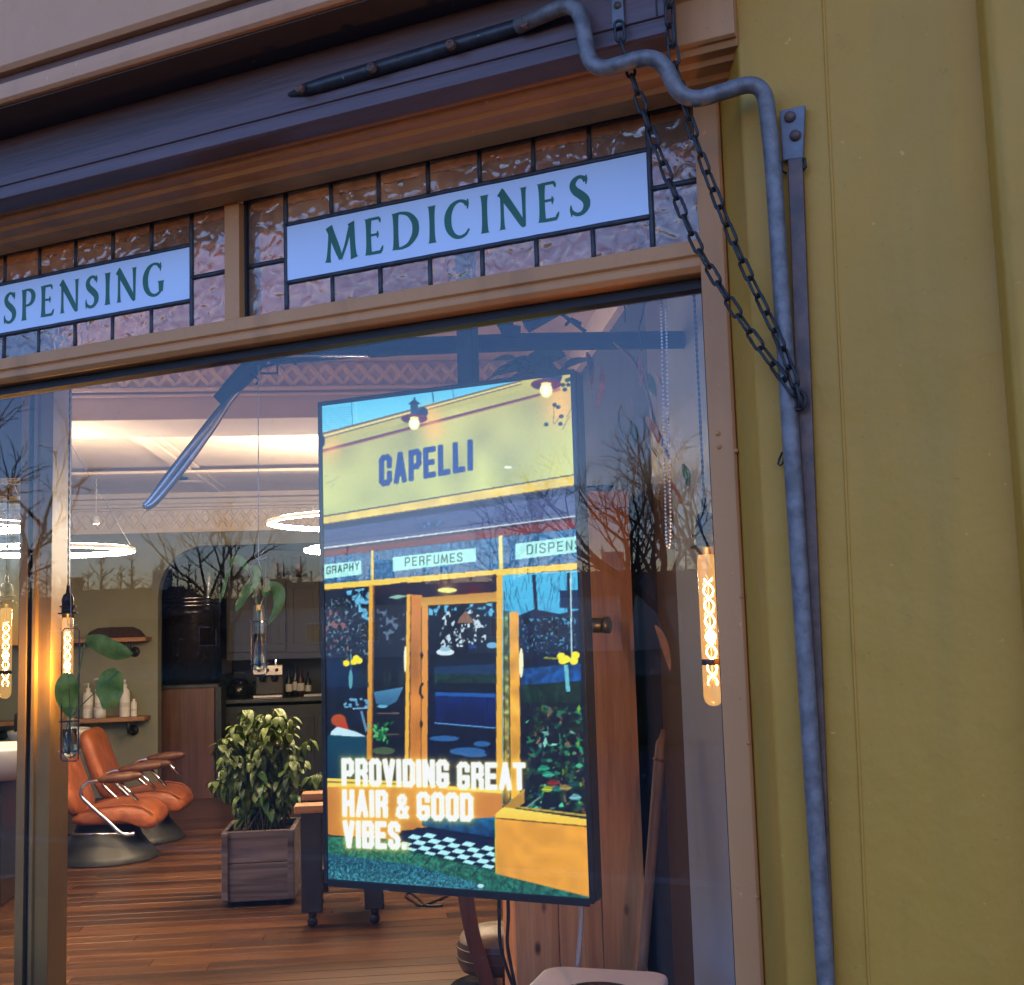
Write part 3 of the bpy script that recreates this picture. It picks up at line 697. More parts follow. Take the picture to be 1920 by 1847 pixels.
# ------------------------------------------------------------------ lobby frame seen through the pane on the left
lob = thing('lobby_frame', tuple(I(sz(60, 1400, 4.2)[0], 4.2, FLOOR)), 'ochre corner post and head of the entrance lobby left behind the pane', 'door frame')
sA = sz(30, 1500, 4.2)[0]; sB = sz(46, 1500, 4.2)[0]; sC = sz(55, 1500, 4.2)[0]; sD = sz(92, 1500, 4.2)[0]
LOBP = mat('lobby_paint', (.25, .165, .045), (.21, .135, .036), rough=.45, scale=4, bump=.0008, bscale=30)
mb = MB(); mb.ibox(sA, sB, 4.2, 4.42, FLOOR, ZC); mb.build('door_post', LOBP, lob, bevel=.002)
mb = MB(); mb.ibox(sB + .0005, sC - .0005, 4.23, 4.40, FLOOR, ZC); mb.build('dark_gap', PUTTY, lob)
mb = MB(); mb.extr([(sC, 4.2), (sC + .012, 4.2), (sC + .018, 4.212), (sC + .028, 4.21), (sD, 4.2), (sD, 4.43), (sC, 4.43)], (0, 0, FLOOR), (0, 0, ZC), E1, E2); mb.build('corner_post', LOBP, lob, bevel=.0015)
zh = sz(20, 895, 4.2)[1]
mb = MB(); mb.ibox(sA - 1.6, sA - .0005, 4.22, 4.40, zh, ZC); mb.build('head_panel', mat('lobby_head_paint', (.07, .055, .045), (.055, .045, .035), rough=.5), lob, bevel=.002)
mb = MB(); mb.ibox(sA - 1.6, sA - .001, 4.30, 4.306, FLOOR, zh - .001); mb.build('lobby_pane', INNERGLASS, lob)

# ------------------------------------------------------------------ ring lights
RINGM = emit('ring_glow', (1.0, .77, .51), 145)
ALU = mat('white_aluminium', (.7, .68, .64), (.66, .64, .6), rough=.4)
def ring_light(x, y, t, dia, label):
    c = atT(x, y, t)
    root = thing('ring_light', tuple(c), label, 'ring light', 'ring pendant lights')
    n = 64
    def circ(rr, z): return [c + Vector((rr * math.cos(2 * math.pi * k / n), rr * math.sin(2 * math.pi * k / n), z)) for k in range(n)]
    mb = MB(); mb.tube(circ(dia / 2, 0), .0135, 8, closed=True); mb.build('glow_ring', RINGM, root)
    mb = MB(); A_, B_ = circ(dia / 2 + .0142, -.01), circ(dia / 2 + .017, -.01); A2, B2 = circ(dia / 2 + .0142, .01), circ(dia / 2 + .017, .01)
    mb.add(A_ + B_ + A2 + B2, [f for k in range(n) for f in ((k, (k + 1) % n, n + (k + 1) % n, n + k), (2 * n + k, 3 * n + k, 3 * n + (k + 1) % n, 2 * n + (k + 1) % n), (k, 2 * n + k, 2 * n + (k + 1) % n, (k + 1) % n), (n + k, n + (k + 1) % n, 3 * n + (k + 1) % n, 3 * n + k))])
    mb.build('ring_housing', ALU, root)
    top = Vector((c.x, c.y, ZC - .002))
    mb = MB(); mb.lathe([(.0001, -.03), (.09, -.03), (.1, -.02), (.1, 0)], top, 24); mb.build('ceiling_rose', ALU, root)
    for k in range(3):
        a = 2 * math.pi * k / 3 + .5
        mb = MB(); mb.tube([top + Vector((.02 * math.cos(a), .02 * math.sin(a), -.03)), c + Vector((dia / 2 * math.cos(a), dia / 2 * math.sin(a), .024))], .0014, 5); mb.build('suspension_wire', BLACK, root)
    return root
ring_light(705, 977, 7.3, 1.26, 'glowing ring pendant half hidden by the display screen, upper of two')
ring_light(705, 1029, 7.6, .86, 'glowing ring pendant behind the screen edge, lower of two')
ring_light(98, 1033, 6.8, .84, 'glowing ring pendant right of the lobby post above the shelves')
ring_light(-62, 988, 5.8, .56, 'glowing ring pendant cut by the left picture edge')
# ceiling spots
SPOT = emit('spot_glow', (1.0, .85, .65), 160)
def spot(x, y, t, label, r_=.03):
    p = atT(x, y, t); root = thing('ceiling_spot', tuple(p), label, 'spotlight', 'small ceiling spotlights')
    mb = MB(); mb.lathe([(.0001, 0), (r_ * .8, 0), (r_ * .8, .01)], p, 14); mb.build('lens', SPOT, root)
    mb = MB(); mb.lathe([(r_ * .82, -.002), (r_ * 1.15, -.002), (r_ * 1.2, .006), (r_ * 1.15, .06), (.0001, .062)], p, 16); mb.build('can', ALU, root)
    mb = MB(); mb.tube([p + Vector((0, 0, .06)), Vector((p.x, p.y, ZC))], .006, 6); mb.build('drop_rod', ALU, root)
spot(180, 982, 9.6, 'small white spot glowing left on the frieze over the shelf')
spot(514, 1021, 11.3, 'small white spot glowing inside the kitchen arch')
spot(113, 977, 5.0, 'small white spot glowing beside the lobby post')
# extractor disc
p = atT(357, 900, 1); d = ray(357, 900); p = CAM + d * ((ZC - .03 - 1.6) / d.z)
vt = thing('ceiling_vent', tuple(p), 'round white vent with dark rim under the far ceiling', 'vent')
mb = MB(); mb.lathe([(.0001, -.02), (.085, -.02), (.1, -.012)], p, 28); mb.build('vent_disc', PLASTER, vt)
mb = MB(); mb.lathe([(.085, .0), (.105, .004), (.105, .026), (.07, .03)], p, 28); mb.build('vent_rim', BLACK, vt)

# ------------------------------------------------------------------ shelves, bottles
def shelf(x0, x1, yt, yb, t, label, depth=.22):
    s0, z1 = sz(x0, yt, t); s1_, z0 = sz(x1, yb, t)
    root = thing('wall_shelf', tuple(I((s0 + s1_) / 2, TB, z0)), label, 'shelf', 'board shelves on the sage wall')
    mb = MB(); mb.ibox(s0, s1_, t, TB - .001, z0, z0 + .035); mb.build('board', SHELFWOOD, root, bevel=.003)
    for s_ in (s0 + .12, s1_ - .14):
        mb = MB(); mb.tube([I(s_, TB - .001, z0 - .09), I(s_, t + .06, z0 - .09), I(s_, t + .03, z0 - .06), I(s_, t + .03, z0)], .017, 10); mb.build('pipe_bracket', BLACKIRON, root)
        M = IR @ Matrix.Rotation(R(90), 4, 'X')
        mb = MB(); mb.lathe([(.0001, .012), (.042, .012), (.045, 0)], I(s_, TB - .002, z0 - .09), 16, M); mb.build('flange', BLACKIRON, root)
    return s0, s1_, z0 + .035
TS = TB - .24
sh = shelf(-40, 271, 1338, 1352, TS, 'lower wooden shelf carrying white bottles on the sage wall')
sh2 = shelf(-40, 273, 1190, 1202, TS, 'upper wooden shelf with dark tray on the sage wall')
def bottle(x, yb, h, r_, label, pump=False, squat=False):
    s0, _ = sz(x, yb, TS + .1); z0 = sh[2] + .0005; c = I(s0, TS + .1, z0)
    root = thing('bottle', tuple(c), label, 'bottle', 'white bottles on the lower shelf')
    mb = MB(); mb.lathe([(.0001, 0), (r_, .0), (r_ * 1.02, .004), (r_, h * .74), (r_ * .85, h * .82), (r_ * .35, h * .88), (r_ * .35, h * .9), (.0001, h * .9)], c, 20); mb.build('body', BOTTLE, root)
    mb = MB(); mb.lathe([(r_ * .42, h * .9), (r_ * .42, h), (.0001, h * 1.005)], c, 14); mb.build('cap', BOTTLE, root)
    if pump:
        mb = MB(); q = c + Vector((0, 0, h)); mb.tube([q, q + Vector((0, 0, .03))], .006, 8); mb.tube([q + Vector((.008, 0, .032)) , q + Vector((0, 0, .033)), q - E1 * .045 + Vector((0, 0, .028))], .008, 8); mb.build('pump', BOTTLE, root)
    mb = MB(); mb.lathe([(r_ * 1.012, h * .3), (r_ * 1.014, h * .32), (r_ * 1.014, h * .42), (r_ * 1.012, h * .44)], c, 20); mb.build('print_band', mat('pale_print', (.62, .58, .49), (.58, .54, .45), rough=.5), root)
bottle(165, 1340, .25, .042, 'tall white pump bottle, leftmost on the lower shelf', True)
bottle(186, 1340, .29, .037, 'tall white pump bottle behind the hanging leaf, second on the lower shelf', True)
bottle(234, 1340, .27, .042, 'tall white bottle right of the hanging leaf on the shelf', True)
bottle(251, 1340, .145, .026, 'short white bottle, rightmost on the lower shelf')
c = I(sz(187, 1330, TS + .03)[0], TS + .03, sh[2] + .0005)
jr = thing('jar', tuple(c), 'squat white jar standing before the second bottle on the shelf', 'jar')
mb = MB(); mb.lathe([(.0001, 0), (.048, 0), (.05, .05), (.046, .065)], c, 20); mb.build('body', BOTTLE, jr)
mb = MB(); mb.lathe([(.05, .066), (.05, .09), (.0001, .092)], c, 20); mb.build('lid', ALU, jr)
# dark tray with towels on the upper shelf
s0, z0 = sz(172, 1190, TS + .05); s1_, _ = sz(262, 1190, TS + .05)
mb = MB(); n = 22; vs = []
prof = [(.0, 0), (.03, .055), (.1, .085), (.22, .09), (.36, .088), (.42, .06), (.47, 0)]
tr = thing('dark_cloth', tuple(I(s0, TS + .06, sh2[2])), 'dark brown folded cloth lying on the upper shelf', 'cloth')
mb.extr([(a * 1.0, b_ + .0006) for a, b_ in prof], I(s0 - .05, TS + .04, sh2[2]), I(s0 - .05, TS + .2, sh2[2]), E1, ZV); mb.build('fold', mat('dark_cloth', (.04, .02, .018), (.025, .014, .012), rough=.9, scale=30, bump=.003, bscale=20), tr, bevel=.01)

# ------------------------------------------------------------------ kitchen
TK = 11.5
def kbox(name, x0, x1, y0, y1, t0, t1, m, parent, bevel=.003):
    s0, z1 = sz(x0, y0, t0); s1_, z0 = sz(x1, y1, t0)
    mb = MB(); mb.ibox(s0, s1_, t0, t1, z0, z1); return mb.build(name, m, parent, bevel=bevel)
def floorbox(name, x0, x1, y0, t0, t1, m, parent, bevel=.003, z0=FLOOR):
    s0, z1 = sz(x0, y0, t0); s1_, _ = sz(x1, y0, t0)
    mb = MB(); mb.ibox(s0, s1_, t0, t1, z0, z1); return mb.build(name, m, parent, bevel=bevel)
kc = thing('kitchen_counter', tuple(I(sz(510, 1320, TK)[0], TK + .3, FLOOR)), 'dark green kitchen counter carrying the coffee machine', 'counter')
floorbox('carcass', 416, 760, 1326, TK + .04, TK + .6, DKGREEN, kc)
zc = sz(500, 1310, TK)[1]
s0, _ = sz(408, 1312, TK); s1_ = SW - .05
mb = MB(); mb.ibox(s0, s1_, TK - .01, TK + .62, zc - .035, zc); mb.build('worktop', mat('dark_worktop', (.045, .047, .042), (.035, .036, .032), rough=.3), kc, bevel=.003)
for x in (418, 505, 592, 680):
    s_a, zz = sz(x + 3, 1345, TK + .02); s_b, _ = sz(x + 84, 1345, TK + .02)
    mb = MB(); mb.ibox(s_a, s_b, TK + .022, TK + .039, FLOOR + .1, zz); dr = mb.build('cupboard_door', DKGREEN, kc, bevel=.002)
    mb = MB(); mb.ibox(s_a + .06, s_b - .06, TK + .016, TK + .0215, FLOOR + .17, zz - .07); mb.build('door_panel', DKGREEN, dr, bevel=.004)
    mb = MB(); mb.lathe([(.0001, .025), (.014, .02), (.008, .0)], I(s_a + .05, TK + .022, zz - .06), 12, IR @ Matrix.Rotation(R(90), 4, 'X')); mb.build('knob', CHROME, dr)
uc = thing('wall_cupboard', tuple(I(sz(510, 1230, TK + .2)[0], TK + .5, sz(510, 1228, TK + .2)[1])), 'dark brown panelled wall cupboards over the coffee machine', 'cupboard')
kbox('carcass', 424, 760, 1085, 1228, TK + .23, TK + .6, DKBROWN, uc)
for x in (428, 494, 538, 604, 670):
    wq = 62 if x != 494 else 42
    s_a, z1 = sz(x, 1090, TK + .2); s_b, z0 = sz(x + wq, 1222, TK + .2)
    mb = MB(); mb.ibox(s_a, s_b, TK + .205, TK + .229, z0, z1); dr = mb.build('cupboard_door', DKBROWN, uc, bevel=.002)
    for (a0, a1, b0, b1) in ((s_a, s_b, z0, z0 + .07), (s_a, s_b, z1 - .07, z1), (s_a, s_a + .06, z0 + .0705, z1 - .0705), (s_b - .06, s_b, z0 + .0705, z1 - .0705)):
        mb = MB(); mb.ibox(a0, a1, TK + .192, TK + .2045, b0, b1); mb.build('door_rail', DKBROWN, dr, bevel=.002)
bx = thing('copper_canister', (0, 0, 0), '', '')
bpy.data.objects.remove(bx)
for k, (x0, x1, lab) in enumerate(((428, 448, 'small dark copper tin on the wall cupboard, leftmost of four'), (452, 478, 'wide dark copper tin, second on the wall cupboard'), (500, 530, 'dark copper tin right of the hanging tube string'), (545, 575, 'dark copper tin nearest the screen on the wall cupboard'))):
    s_a, z1 = sz(x0, 1040 + 4 * (k % 2), TK + .3); s_b, z0 = sz(x1, 1084, TK + .23)
    r_ = (s_b - s_a) / 2; c = I((s_a + s_b) / 2, TK + .4, z0 + .002); h = z1 - z0
    tn = thing('storage_tin', tuple(c), lab, 'tin', 'copper tins on the wall cupboard')
    CU = mat('dark_copper', (.16, .07, .045), (.09, .04, .03), rough=.4, metal=.6, scale=12)
    mb = MB(); mb.lathe([(.0001, 0), (r_, 0), (r_, h * .85), (r_ * .9, h * .88)], c, 18); mb.build('body', CU, tn)
    mb = MB(); mb.lathe([(r_ * .98, h * .88), (r_ * .98, h), (.0001, h)], c, 18); mb.build('lid', CU, tn)
# coffee machine
TM = TK + .12
cm = thing('coffee_machine', tuple(I(sz(502, 1308, TM)[0], TM + .15, zc)), 'steel espresso machine standing on the dark kitchen counter', 'coffee machine')
s_a, zt_ = sz(474, 1248, TM); s_b, _ = sz(530, 1248, TM); hM = zt_ - zc
def mbx(name, a0, a1, t0, t1, z0, z1, m, bev=.006):
    w_ = s_b - s_a; mb = MB(); mb.ibox(s_a + w_ * a0, s_a + w_ * a1, TM + t0, TM + t1, zc + hM * z0, zc + hM * z1); return mb.build(name, m, cm, bevel=bev)
ST = mat('machine_steel', (.62, .58, .52), (.5, .46, .42), rough=.25, metal=.85, scale=8)
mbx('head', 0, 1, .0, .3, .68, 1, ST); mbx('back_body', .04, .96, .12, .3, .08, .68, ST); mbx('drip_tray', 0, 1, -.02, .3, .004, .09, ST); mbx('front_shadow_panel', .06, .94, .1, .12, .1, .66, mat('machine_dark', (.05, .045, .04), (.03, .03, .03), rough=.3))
for a in (.3, .7):
    w_ = s_b - s_a; c = I(s_a + w_ * a, TM + .06, zc + hM * .6)
    mb = MB(); mb.lathe([(.032, .02), (.032, -.02), (.02, -.035), (.0001, -.035)], c, 14); mb.build('group_head', BLACK, cm)
    mb = MB(); mb.tube([c - E2 * .02, c - E2 * .14 - Vector((0, 0, .015))], .011, 8); mb.build('handle', BLACK, cm)
for a in (.2, .5, .8):
    w_ = s_b - s_a; mb = MB(); mb.lathe([(.0001, .02), (.014, .018), (.016, 0)], I(s_a + w_ * a, TM, zc + hM * .84), 12, IR @ Matrix.Rotation(R(90), 4, 'X')); mb.build('dial', BLACK, cm)
w_ = s_b - s_a; c = I(s_a + w_ * .72, TM + .15, zc + hM)
mb = MB(); mb.lathe([(.03, 0), (.034, .05), (.03, .06), (.0001, .06)], c, 14); mb.build('bean_cup', CHROME, cm)
# kettle, bottles on the counter, switch
c = I(sz(446, 1305, TM)[0], TM + .1, zc + .001)
kt = thing('kettle', tuple(c), 'round black kettle on the counter left of the coffee machine', 'kettle')
GLOSSBLK = mat('gloss_black', (.008, .008, .01), (.012, .012, .012), rough=.06)
mb = MB(); mb.lathe([(.0001, 0), (.1, 0), (.115, .05), (.105, .12), (.07, .17), (.02, .19), (.0001, .19)], c, 24); mb.build('body', GLOSSBLK, kt)
mb = MB(); mb.tube([c - E1 * .06 + Vector((0, 0, .165)), c - E1 * .04 + Vector((0, 0, .24)), c + E1 * .04 + Vector((0, 0, .24)), c + E1 * .06 + Vector((0, 0, .165))], .009, 8); mb.build('handle', BLACK, kt)
mb = MB(); mb.tube([c + E1 * .09 + Vector((0, 0, .08)), c + E1 * .15 + Vector((0, 0, .15))], [.022, .012], 8); mb.build('spout', GLOSSBLK, kt)
for x, h, r_, m, lab in ((540, .26, .032, 'wine', 'dark bottle just right of the coffee machine'), (551, .30, .034, 'wine', 'tall dark bottle, second right of the coffee machine'), (562, .27, .036, 'red', 'dark bottle with white label, third right of the coffee machine'), (575, .22, .03, 'wine', 'short dark bottle close to the screen edge on the counter')):
    c = I(sz(x, 1305, TM)[0], TM + .12 + (x % 2) * .06, zc + .001)
    bt = thing('wine_bottle', tuple(c), lab, 'bottle', 'dark bottles by the coffee machine')
    G = mat('bottle_' + m, (.02, .02, .012) if m == 'wine' else (.05, .018, .015), None, rough=.08)
    mb = MB(); mb.lathe([(.0001, 0), (r_, 0), (r_, h * .6), (r_ * .4, h * .75), (r_ * .36, h), (.0001, h)], c, 16); mb.build('body', G, bt)
    mb = MB(); mb.lathe([(r_ * 1.02, h * .18), (r_ * 1.02, h * .45)], c, 16); mb.build('paper_label', mat('paper_label', (.6, .56, .48), (.5, .47, .4), rough=.7), bt)
sw = MB(); s_, z_ = sz(424, 1250, 12.55); sw.ibox(s_ - .05, s_ + .05, 12.58, 12.599, z_ - .07, z_ + .07); tag(sw.build('switch_plate', ALU, bevel=.006), 'pale switch plate on the dark kitchen wall above the kettle', 'switch')
pk = MB(); s_, z_ = sz(590, 1309, TM); pk.ibox(s_ - .1, s_ + .13, TM, TM + .2, zc + .001, zc + .016); tag(pk.build('paper_stack', mat('white_paper', (.75, .74, .68), (.7, .69, .64), rough=.8), bevel=.002), 'thin white paper stack on the counter at the screen edge', 'paper')
# wooden cabinet with black boiler
cb = thing('wooden_cabinet', tuple(I(sz(350, 1500, 11.2)[0], 11.4, FLOOR)), 'red brown wooden cabinet under the black boiler in the arch', 'cabinet')
floorbox('side_panel', 302, 402, 1292, 11.2, 11.7, WALNUT, cb)
s_a, zz = sz(296, 1286, 11.18); s_b, _ = sz(410, 1286, 11.18)
mb = MB(); mb.ibox(s_a, s_b, 11.17, 11.75, zz - .03, zz); mb.build('top', MATS['dark_worktop'], cb, bevel=.003)
s_a, _ = sz(404, 1300, 11.2); s_b, _ = sz(415, 1300, 11.2)
mb = MB(); mb.ibox(s_a, s_b, 11.19, 11.5, FLOOR, zz - .031); mb.build('end_panel', DKGREEN, cb)
sc_, _ = sz(360, 1280, 11.5); c = I(sc_, 11.47, zz + .001); r_ = .26; ht = sz(360, 1052, 11.25)[1] - zz
bo = thing('boiler', tuple(c), 'tall black cylindrical boiler with steel bands in the kitchen arch', 'boiler')
mb = MB(); mb.lathe([(.0001, 0), (r_, 0), (r_, ht * .55), (r_ * 1.04, ht * .56), (r_ * 1.04, ht * .6), (r_, ht * .61), (r_, ht * .9), (r_ * .8, ht * .97), (.0001, ht)], c, 40); mb.build('body', mat('black_enamel', (.014, .012, .011), (.02, .017, .015), rough=.22, scale=6), bo)
for z_ in (.63, .66, .69):
    mb = MB(); mb.lathe([(r_ * 1.01, ht * z_), (r_ * 1.03, ht * (z_ + .006)), (r_ * 1.01, ht * (z_ + .012))], c, 40); mb.build('band', CHROME, bo)

# ------------------------------------------------------------------ backwash chairs
def wash_chair(c0, label):
    """c0: floor point under the base centre; the sitter faces along E1"""
    root = thing('wash_chair', tuple(c0), label, 'salon chair', 'tan leather backwash chairs')
    def Q(a, b, z): return c0 + E1 * (a * .8) + E2 * (b * .9) + Vector((0, 0, z * .8))
    mb = MB(); mb.lathe([(.0001, 0), (.33, 0), (.335, .01), (.3, .05), (.225, .145), (.19, .235), (.0001, .235)], c0, 40); mb.build('pedestal', STEELGREY, root)
    W = .29
    def pad(name, prof, w_):
        n = len(prof); mb = MB(); m = 9; vs = []
        for j in range(m):
            u = -1 + 2 * j / (m - 1); k = 1 - .10 * abs(u) ** 4; ca = sum(p[0] for p in prof) / n; cz = sum(p[1] for p in prof) / n
            for (a, z) in prof: vs.append(Q(ca + (a - ca) * k, u * w_, cz + (z - cz) * k))
        fs = [(j * n + i, j * n + (i + 1) % n, (j + 1) * n + (i + 1) % n, (j + 1) * n + i) for j in range(m - 1) for i in range(n)] + [tuple(range(n - 1, -1, -1)), tuple((m - 1) * n + i for i in range(n))]
        mb.add(vs, fs, True); o = mb.build(name, LEATHER, root); sd = o.modifiers.new('subd', 'SUBSURF'); sd.levels = sd.render_levels = 1; return o
    seat = [(-.22, .30), (-.26, .36), (-.2, .42), (0, .455), (.2, .475), (.36, .45), (.46, .38), (.47, .30), (.42, .25), (.35, .26), (.33, .31), (.1, .31)]
    so = pad('seat', seat, W)
    for b in (-W * .9, W * .9):
        mb = MB(); mb.tube([Q(a, b, z) for a, z in ((-.2, .415), (0, .452), (.2, .470), (.34, .446), (.43, .38))], .0045, 6); mb.build('seam', LEATHER, so)
    back = [(-.13, .40), (-.18, .36), (-.25, .38), (-.36, .60), (-.45, .90), (-.46, .98), (-.41, 1.02), (-.35, .98), (-.25, .68)]
    pad('backrest', back, W)
    for sg in (-1, 1):
        b = sg * (W + .03)
        mb = MB(); mb.tube([Vector(v) for v in cat_rom([tuple(Q(*p)) for p in ((.30, b, .245), (.2, b, .25), (.08, b, .36), (-.05, b, .48), (-.12, b, .56), (-.11, b, .63), (-.05, b, .665), (.05, b, .672))], 5)], .0125, 10); mb.build('arm_tube', CHROME, root)
        mb = MB(); mb.tube([Q(-.27, b, .262), Q(.3, b, .245)], .009, 8); mb.build('side_rail', CHROME, root)
        path = [Q(a, b, .676 + .03 * (a - .02) / .35) for a in (0, .03, .1, .18, .26, .33, .36)]
        mb = MB(); mb.tube(path, [.008, .02, .03, .034, .032, .022, .008], 12); mb.build('armrest', WALNUT, root)
        mb = MB(); mb.tube([Q(.18, b, .66), Q(.32, b, .5)], .011, 8); mb.build('strut', CHROME, root)
    b = -(W + .045)
    mb = MB(); mb.add([Q(-.30, b, .25), Q(-.22, b, .25), Q(-.22, b, .43), Q(-.28, b, .43), Q(-.30, b + .03, .25), Q(-.22, b + .03, .25), Q(-.22, b + .03, .43), Q(-.28, b + .03, .43)],
                      [(0, 1, 2, 3), (7, 6, 5, 4), (0, 4, 5, 1), (1, 5, 6, 2), (2, 6, 7, 3), (3, 7, 4, 0)]); mb.build('hinge', BLACK, root, bevel=.004)
    return root
s0 = sz(203, 1590, 8.45)[0]; s0b = sz(258, 1560, 9.12)[0]
wash_chair(I(s0, 8.42, FLOOR), 'nearer tan leather wash chair with chrome arms beside the lobby post')
wash_chair(I(s0b, 9.12, FLOOR), 'farther tan leather wash chair behind the nearer one, toward the shelf')
def basin(c, label, r_=.27):
    root = thing('wash_basin', tuple(c), label, 'basin', 'white wash basins')
    mb = MB(); mb.lathe([(.0001, 0), (r_ * .5, .0), (r_ * .85, .06), (r_, .17), (r_, .185), (r_ * .93, .185), (r_ * .8, .09), (r_ * .4, .03), (.0001, .03)], c, 36, Matrix.Scale(1.15, 4, (1, 0, 0))); mb.build('bowl', CERAMIC, root)
    mb = MB(); mb.tube([c - E1 * .24 + Vector((0, 0, .18)), c - E1 * .24 + Vector((0, 0, .30)), c - E1 * .16 + Vector((0, 0, .34)), c - E1 * .08 + Vector((0, 0, .30))], .012, 8); mb.build('tap', BLACK, root)
    mb = MB(); mb.ibox(c.dot(E1) - .16, c.dot(E1) + .06, c.dot(E2) - .16, c.dot(E2) + .16, FLOOR, c.z + .005); mb.build('column', BLACK, root, bevel=.02)
p = atT(150, 1370, 9.3); basin(Vector((p.x, p.y, p.z - .17)) - E1 * .22, 'white basin tipped behind the farther tan wash chair')
p = atT(0, 1420, 7.2); basin(Vector((p.x, p.y, p.z - .12)), 'white ceramic basin at the left picture edge beyond the lobby post')

# ------------------------------------------------------------------ plants
def leaf_mesh(name, m, L=.1, W=.045, fold=.25, droop=.5, n=6):
    mb = MB(); vs = []
    for i in range(n + 1):
        u = i / n; w_ = W * math.sin(math.pi * min(1, u * .92 + .04)) ** .8 * (1.15 - .45 * u)
        if i == n: w_ = .0004
        ang = -droop * u; y = L * u * math.cos(ang * .6); z = L * u * math.sin(ang)
        for k in (-1, 0, 1): vs.append((k * w_, y, z + abs(k) * w_ * fold))
    fs = [(i * 3 + k, i * 3 + k + 1, i * 3 + k + 4, i * 3 + k + 3) for i in range(n) for k in (0, 1)]
    mb.add(vs, fs, True)
    me = bpy.data.meshes.new(name); me.from_pydata([tuple(v) for v in mb.v], [], mb.f); me.materials.append(m); me.polygons.foreach_set('use_smooth', [True] * len(me.polygons)); return me
def put(me, name, parent, p, d, up=None, s=1, roll=0):
    """a leaf pointing along d"""
    d = Vector(d).normalized(); off = Vector(parent['_o'])
    q = d.to_track_quat('Y', 'Z')
    o = bpy.data.objects.new(name, me); COL.objects.link(o); o.parent = parent
    o.matrix_local = Matrix.Translation(Vector(p) - off) @ q.to_matrix().to_4x4() @ Matrix.Rotation(roll, 4, 'Y') @ Matrix.Scale(s, 4)
    return o
# planter on castors
TP = 6.75
pl = thing('planter_box', tuple(I(sz(485, 1690, TP)[0], TP + .2, FLOOR)), 'weathered plank planter box on castors holding the bushy plant', 'planter')
s_a, z1 = sz(415, 1561, TP); s_b, z0 = sz(553, 1686, TP); zmid = (z0 + z1) / 2 + .015
for nm, (a, b_, t0, t1) in {'f': (s_a, s_b, TP, TP + .025), 'k': (s_a, s_b, TP + .395, TP + .42), 'l': (s_a, s_a + .025, TP + .0255, TP + .3945), 'r': (s_b - .025, s_b, TP + .0255, TP + .3945)}.items():
    for q0, q1 in ((z0, zmid - .0015), (zmid + .0015, z1)):
        dj = random.uniform(-.003, .003)
        mb = MB(); mb.ibox(a, b_, t0 + (dj if nm in 'fk' else 0), t1, q0, q1); mb.build('plank', GREYWOOD, pl, bevel=.004)
for a in (s_a + .002, s_b - .036):
    mb = MB(); mb.ibox(a, a + .034, TP - .016, TP - .004, z0 + .01, z1 - .004); mb.build('corner_batten', GREYWOOD, pl, bevel=.003)
mb = MB(); mb.ibox(s_a + .026, s_b - .026, TP + .026, TP + .394, z1 - .06, z1 - .04); mb.build('soil', SOIL, pl)
for a, b_ in ((.05, .05), (.05, .37), (-.09, .05), (-.09, .37)):
    q = I((s_a if a > 0 else s_b) + a, TP + b_, FLOOR + .028)
    mb = MB(); mb.lathe([(.0001, -.012), (.022, -.012), (.028, -.006), (.028, .006), (.022, .012), (.0001, .012)], q, 16, IR @ Matrix.Rotation(R(90), 4, 'X')); cs = mb.build('castor', BLACK, pl)
    mb = MB(); mb.lathe([(.0001, -.014), (.008, -.014), (.009, -.0125)], q, 10, IR @ Matrix.Rotation(R(90), 4, 'X')); mb.build('hub', CHROME, cs)
    mb = MB(); qs, qt = q.dot(E1), q.dot(E2); mb.ibox(qs - .02, qs + .02, qt - .018, qt + .018, FLOOR + .0565, z0 - .0005); mb.build('fork', OLDIRON, cs)
bp_ = thing('bushy_plant', tuple(I((s_a + s_b) / 2, TP + .21, z1 - .04)), 'bushy green leafy plant growing in the weathered planter box', 'plant')
LM = [leaf_mesh('leaf', LEAFY, .085, .024, .3, .9), leaf_mesh('leaf', LEAFY, .075, .027, .2, .5), leaf_mesh('leaf', LEAF, .09, .027, .3, 1.1)]
zt0 = sz(500, 1330, TP + .2)[1]; base = I((s_a + s_b) / 2, TP + .21, z1 - .04)
hh = zt0 - base.z; nl = 0
prs = random.Random(5)
fol = MB()
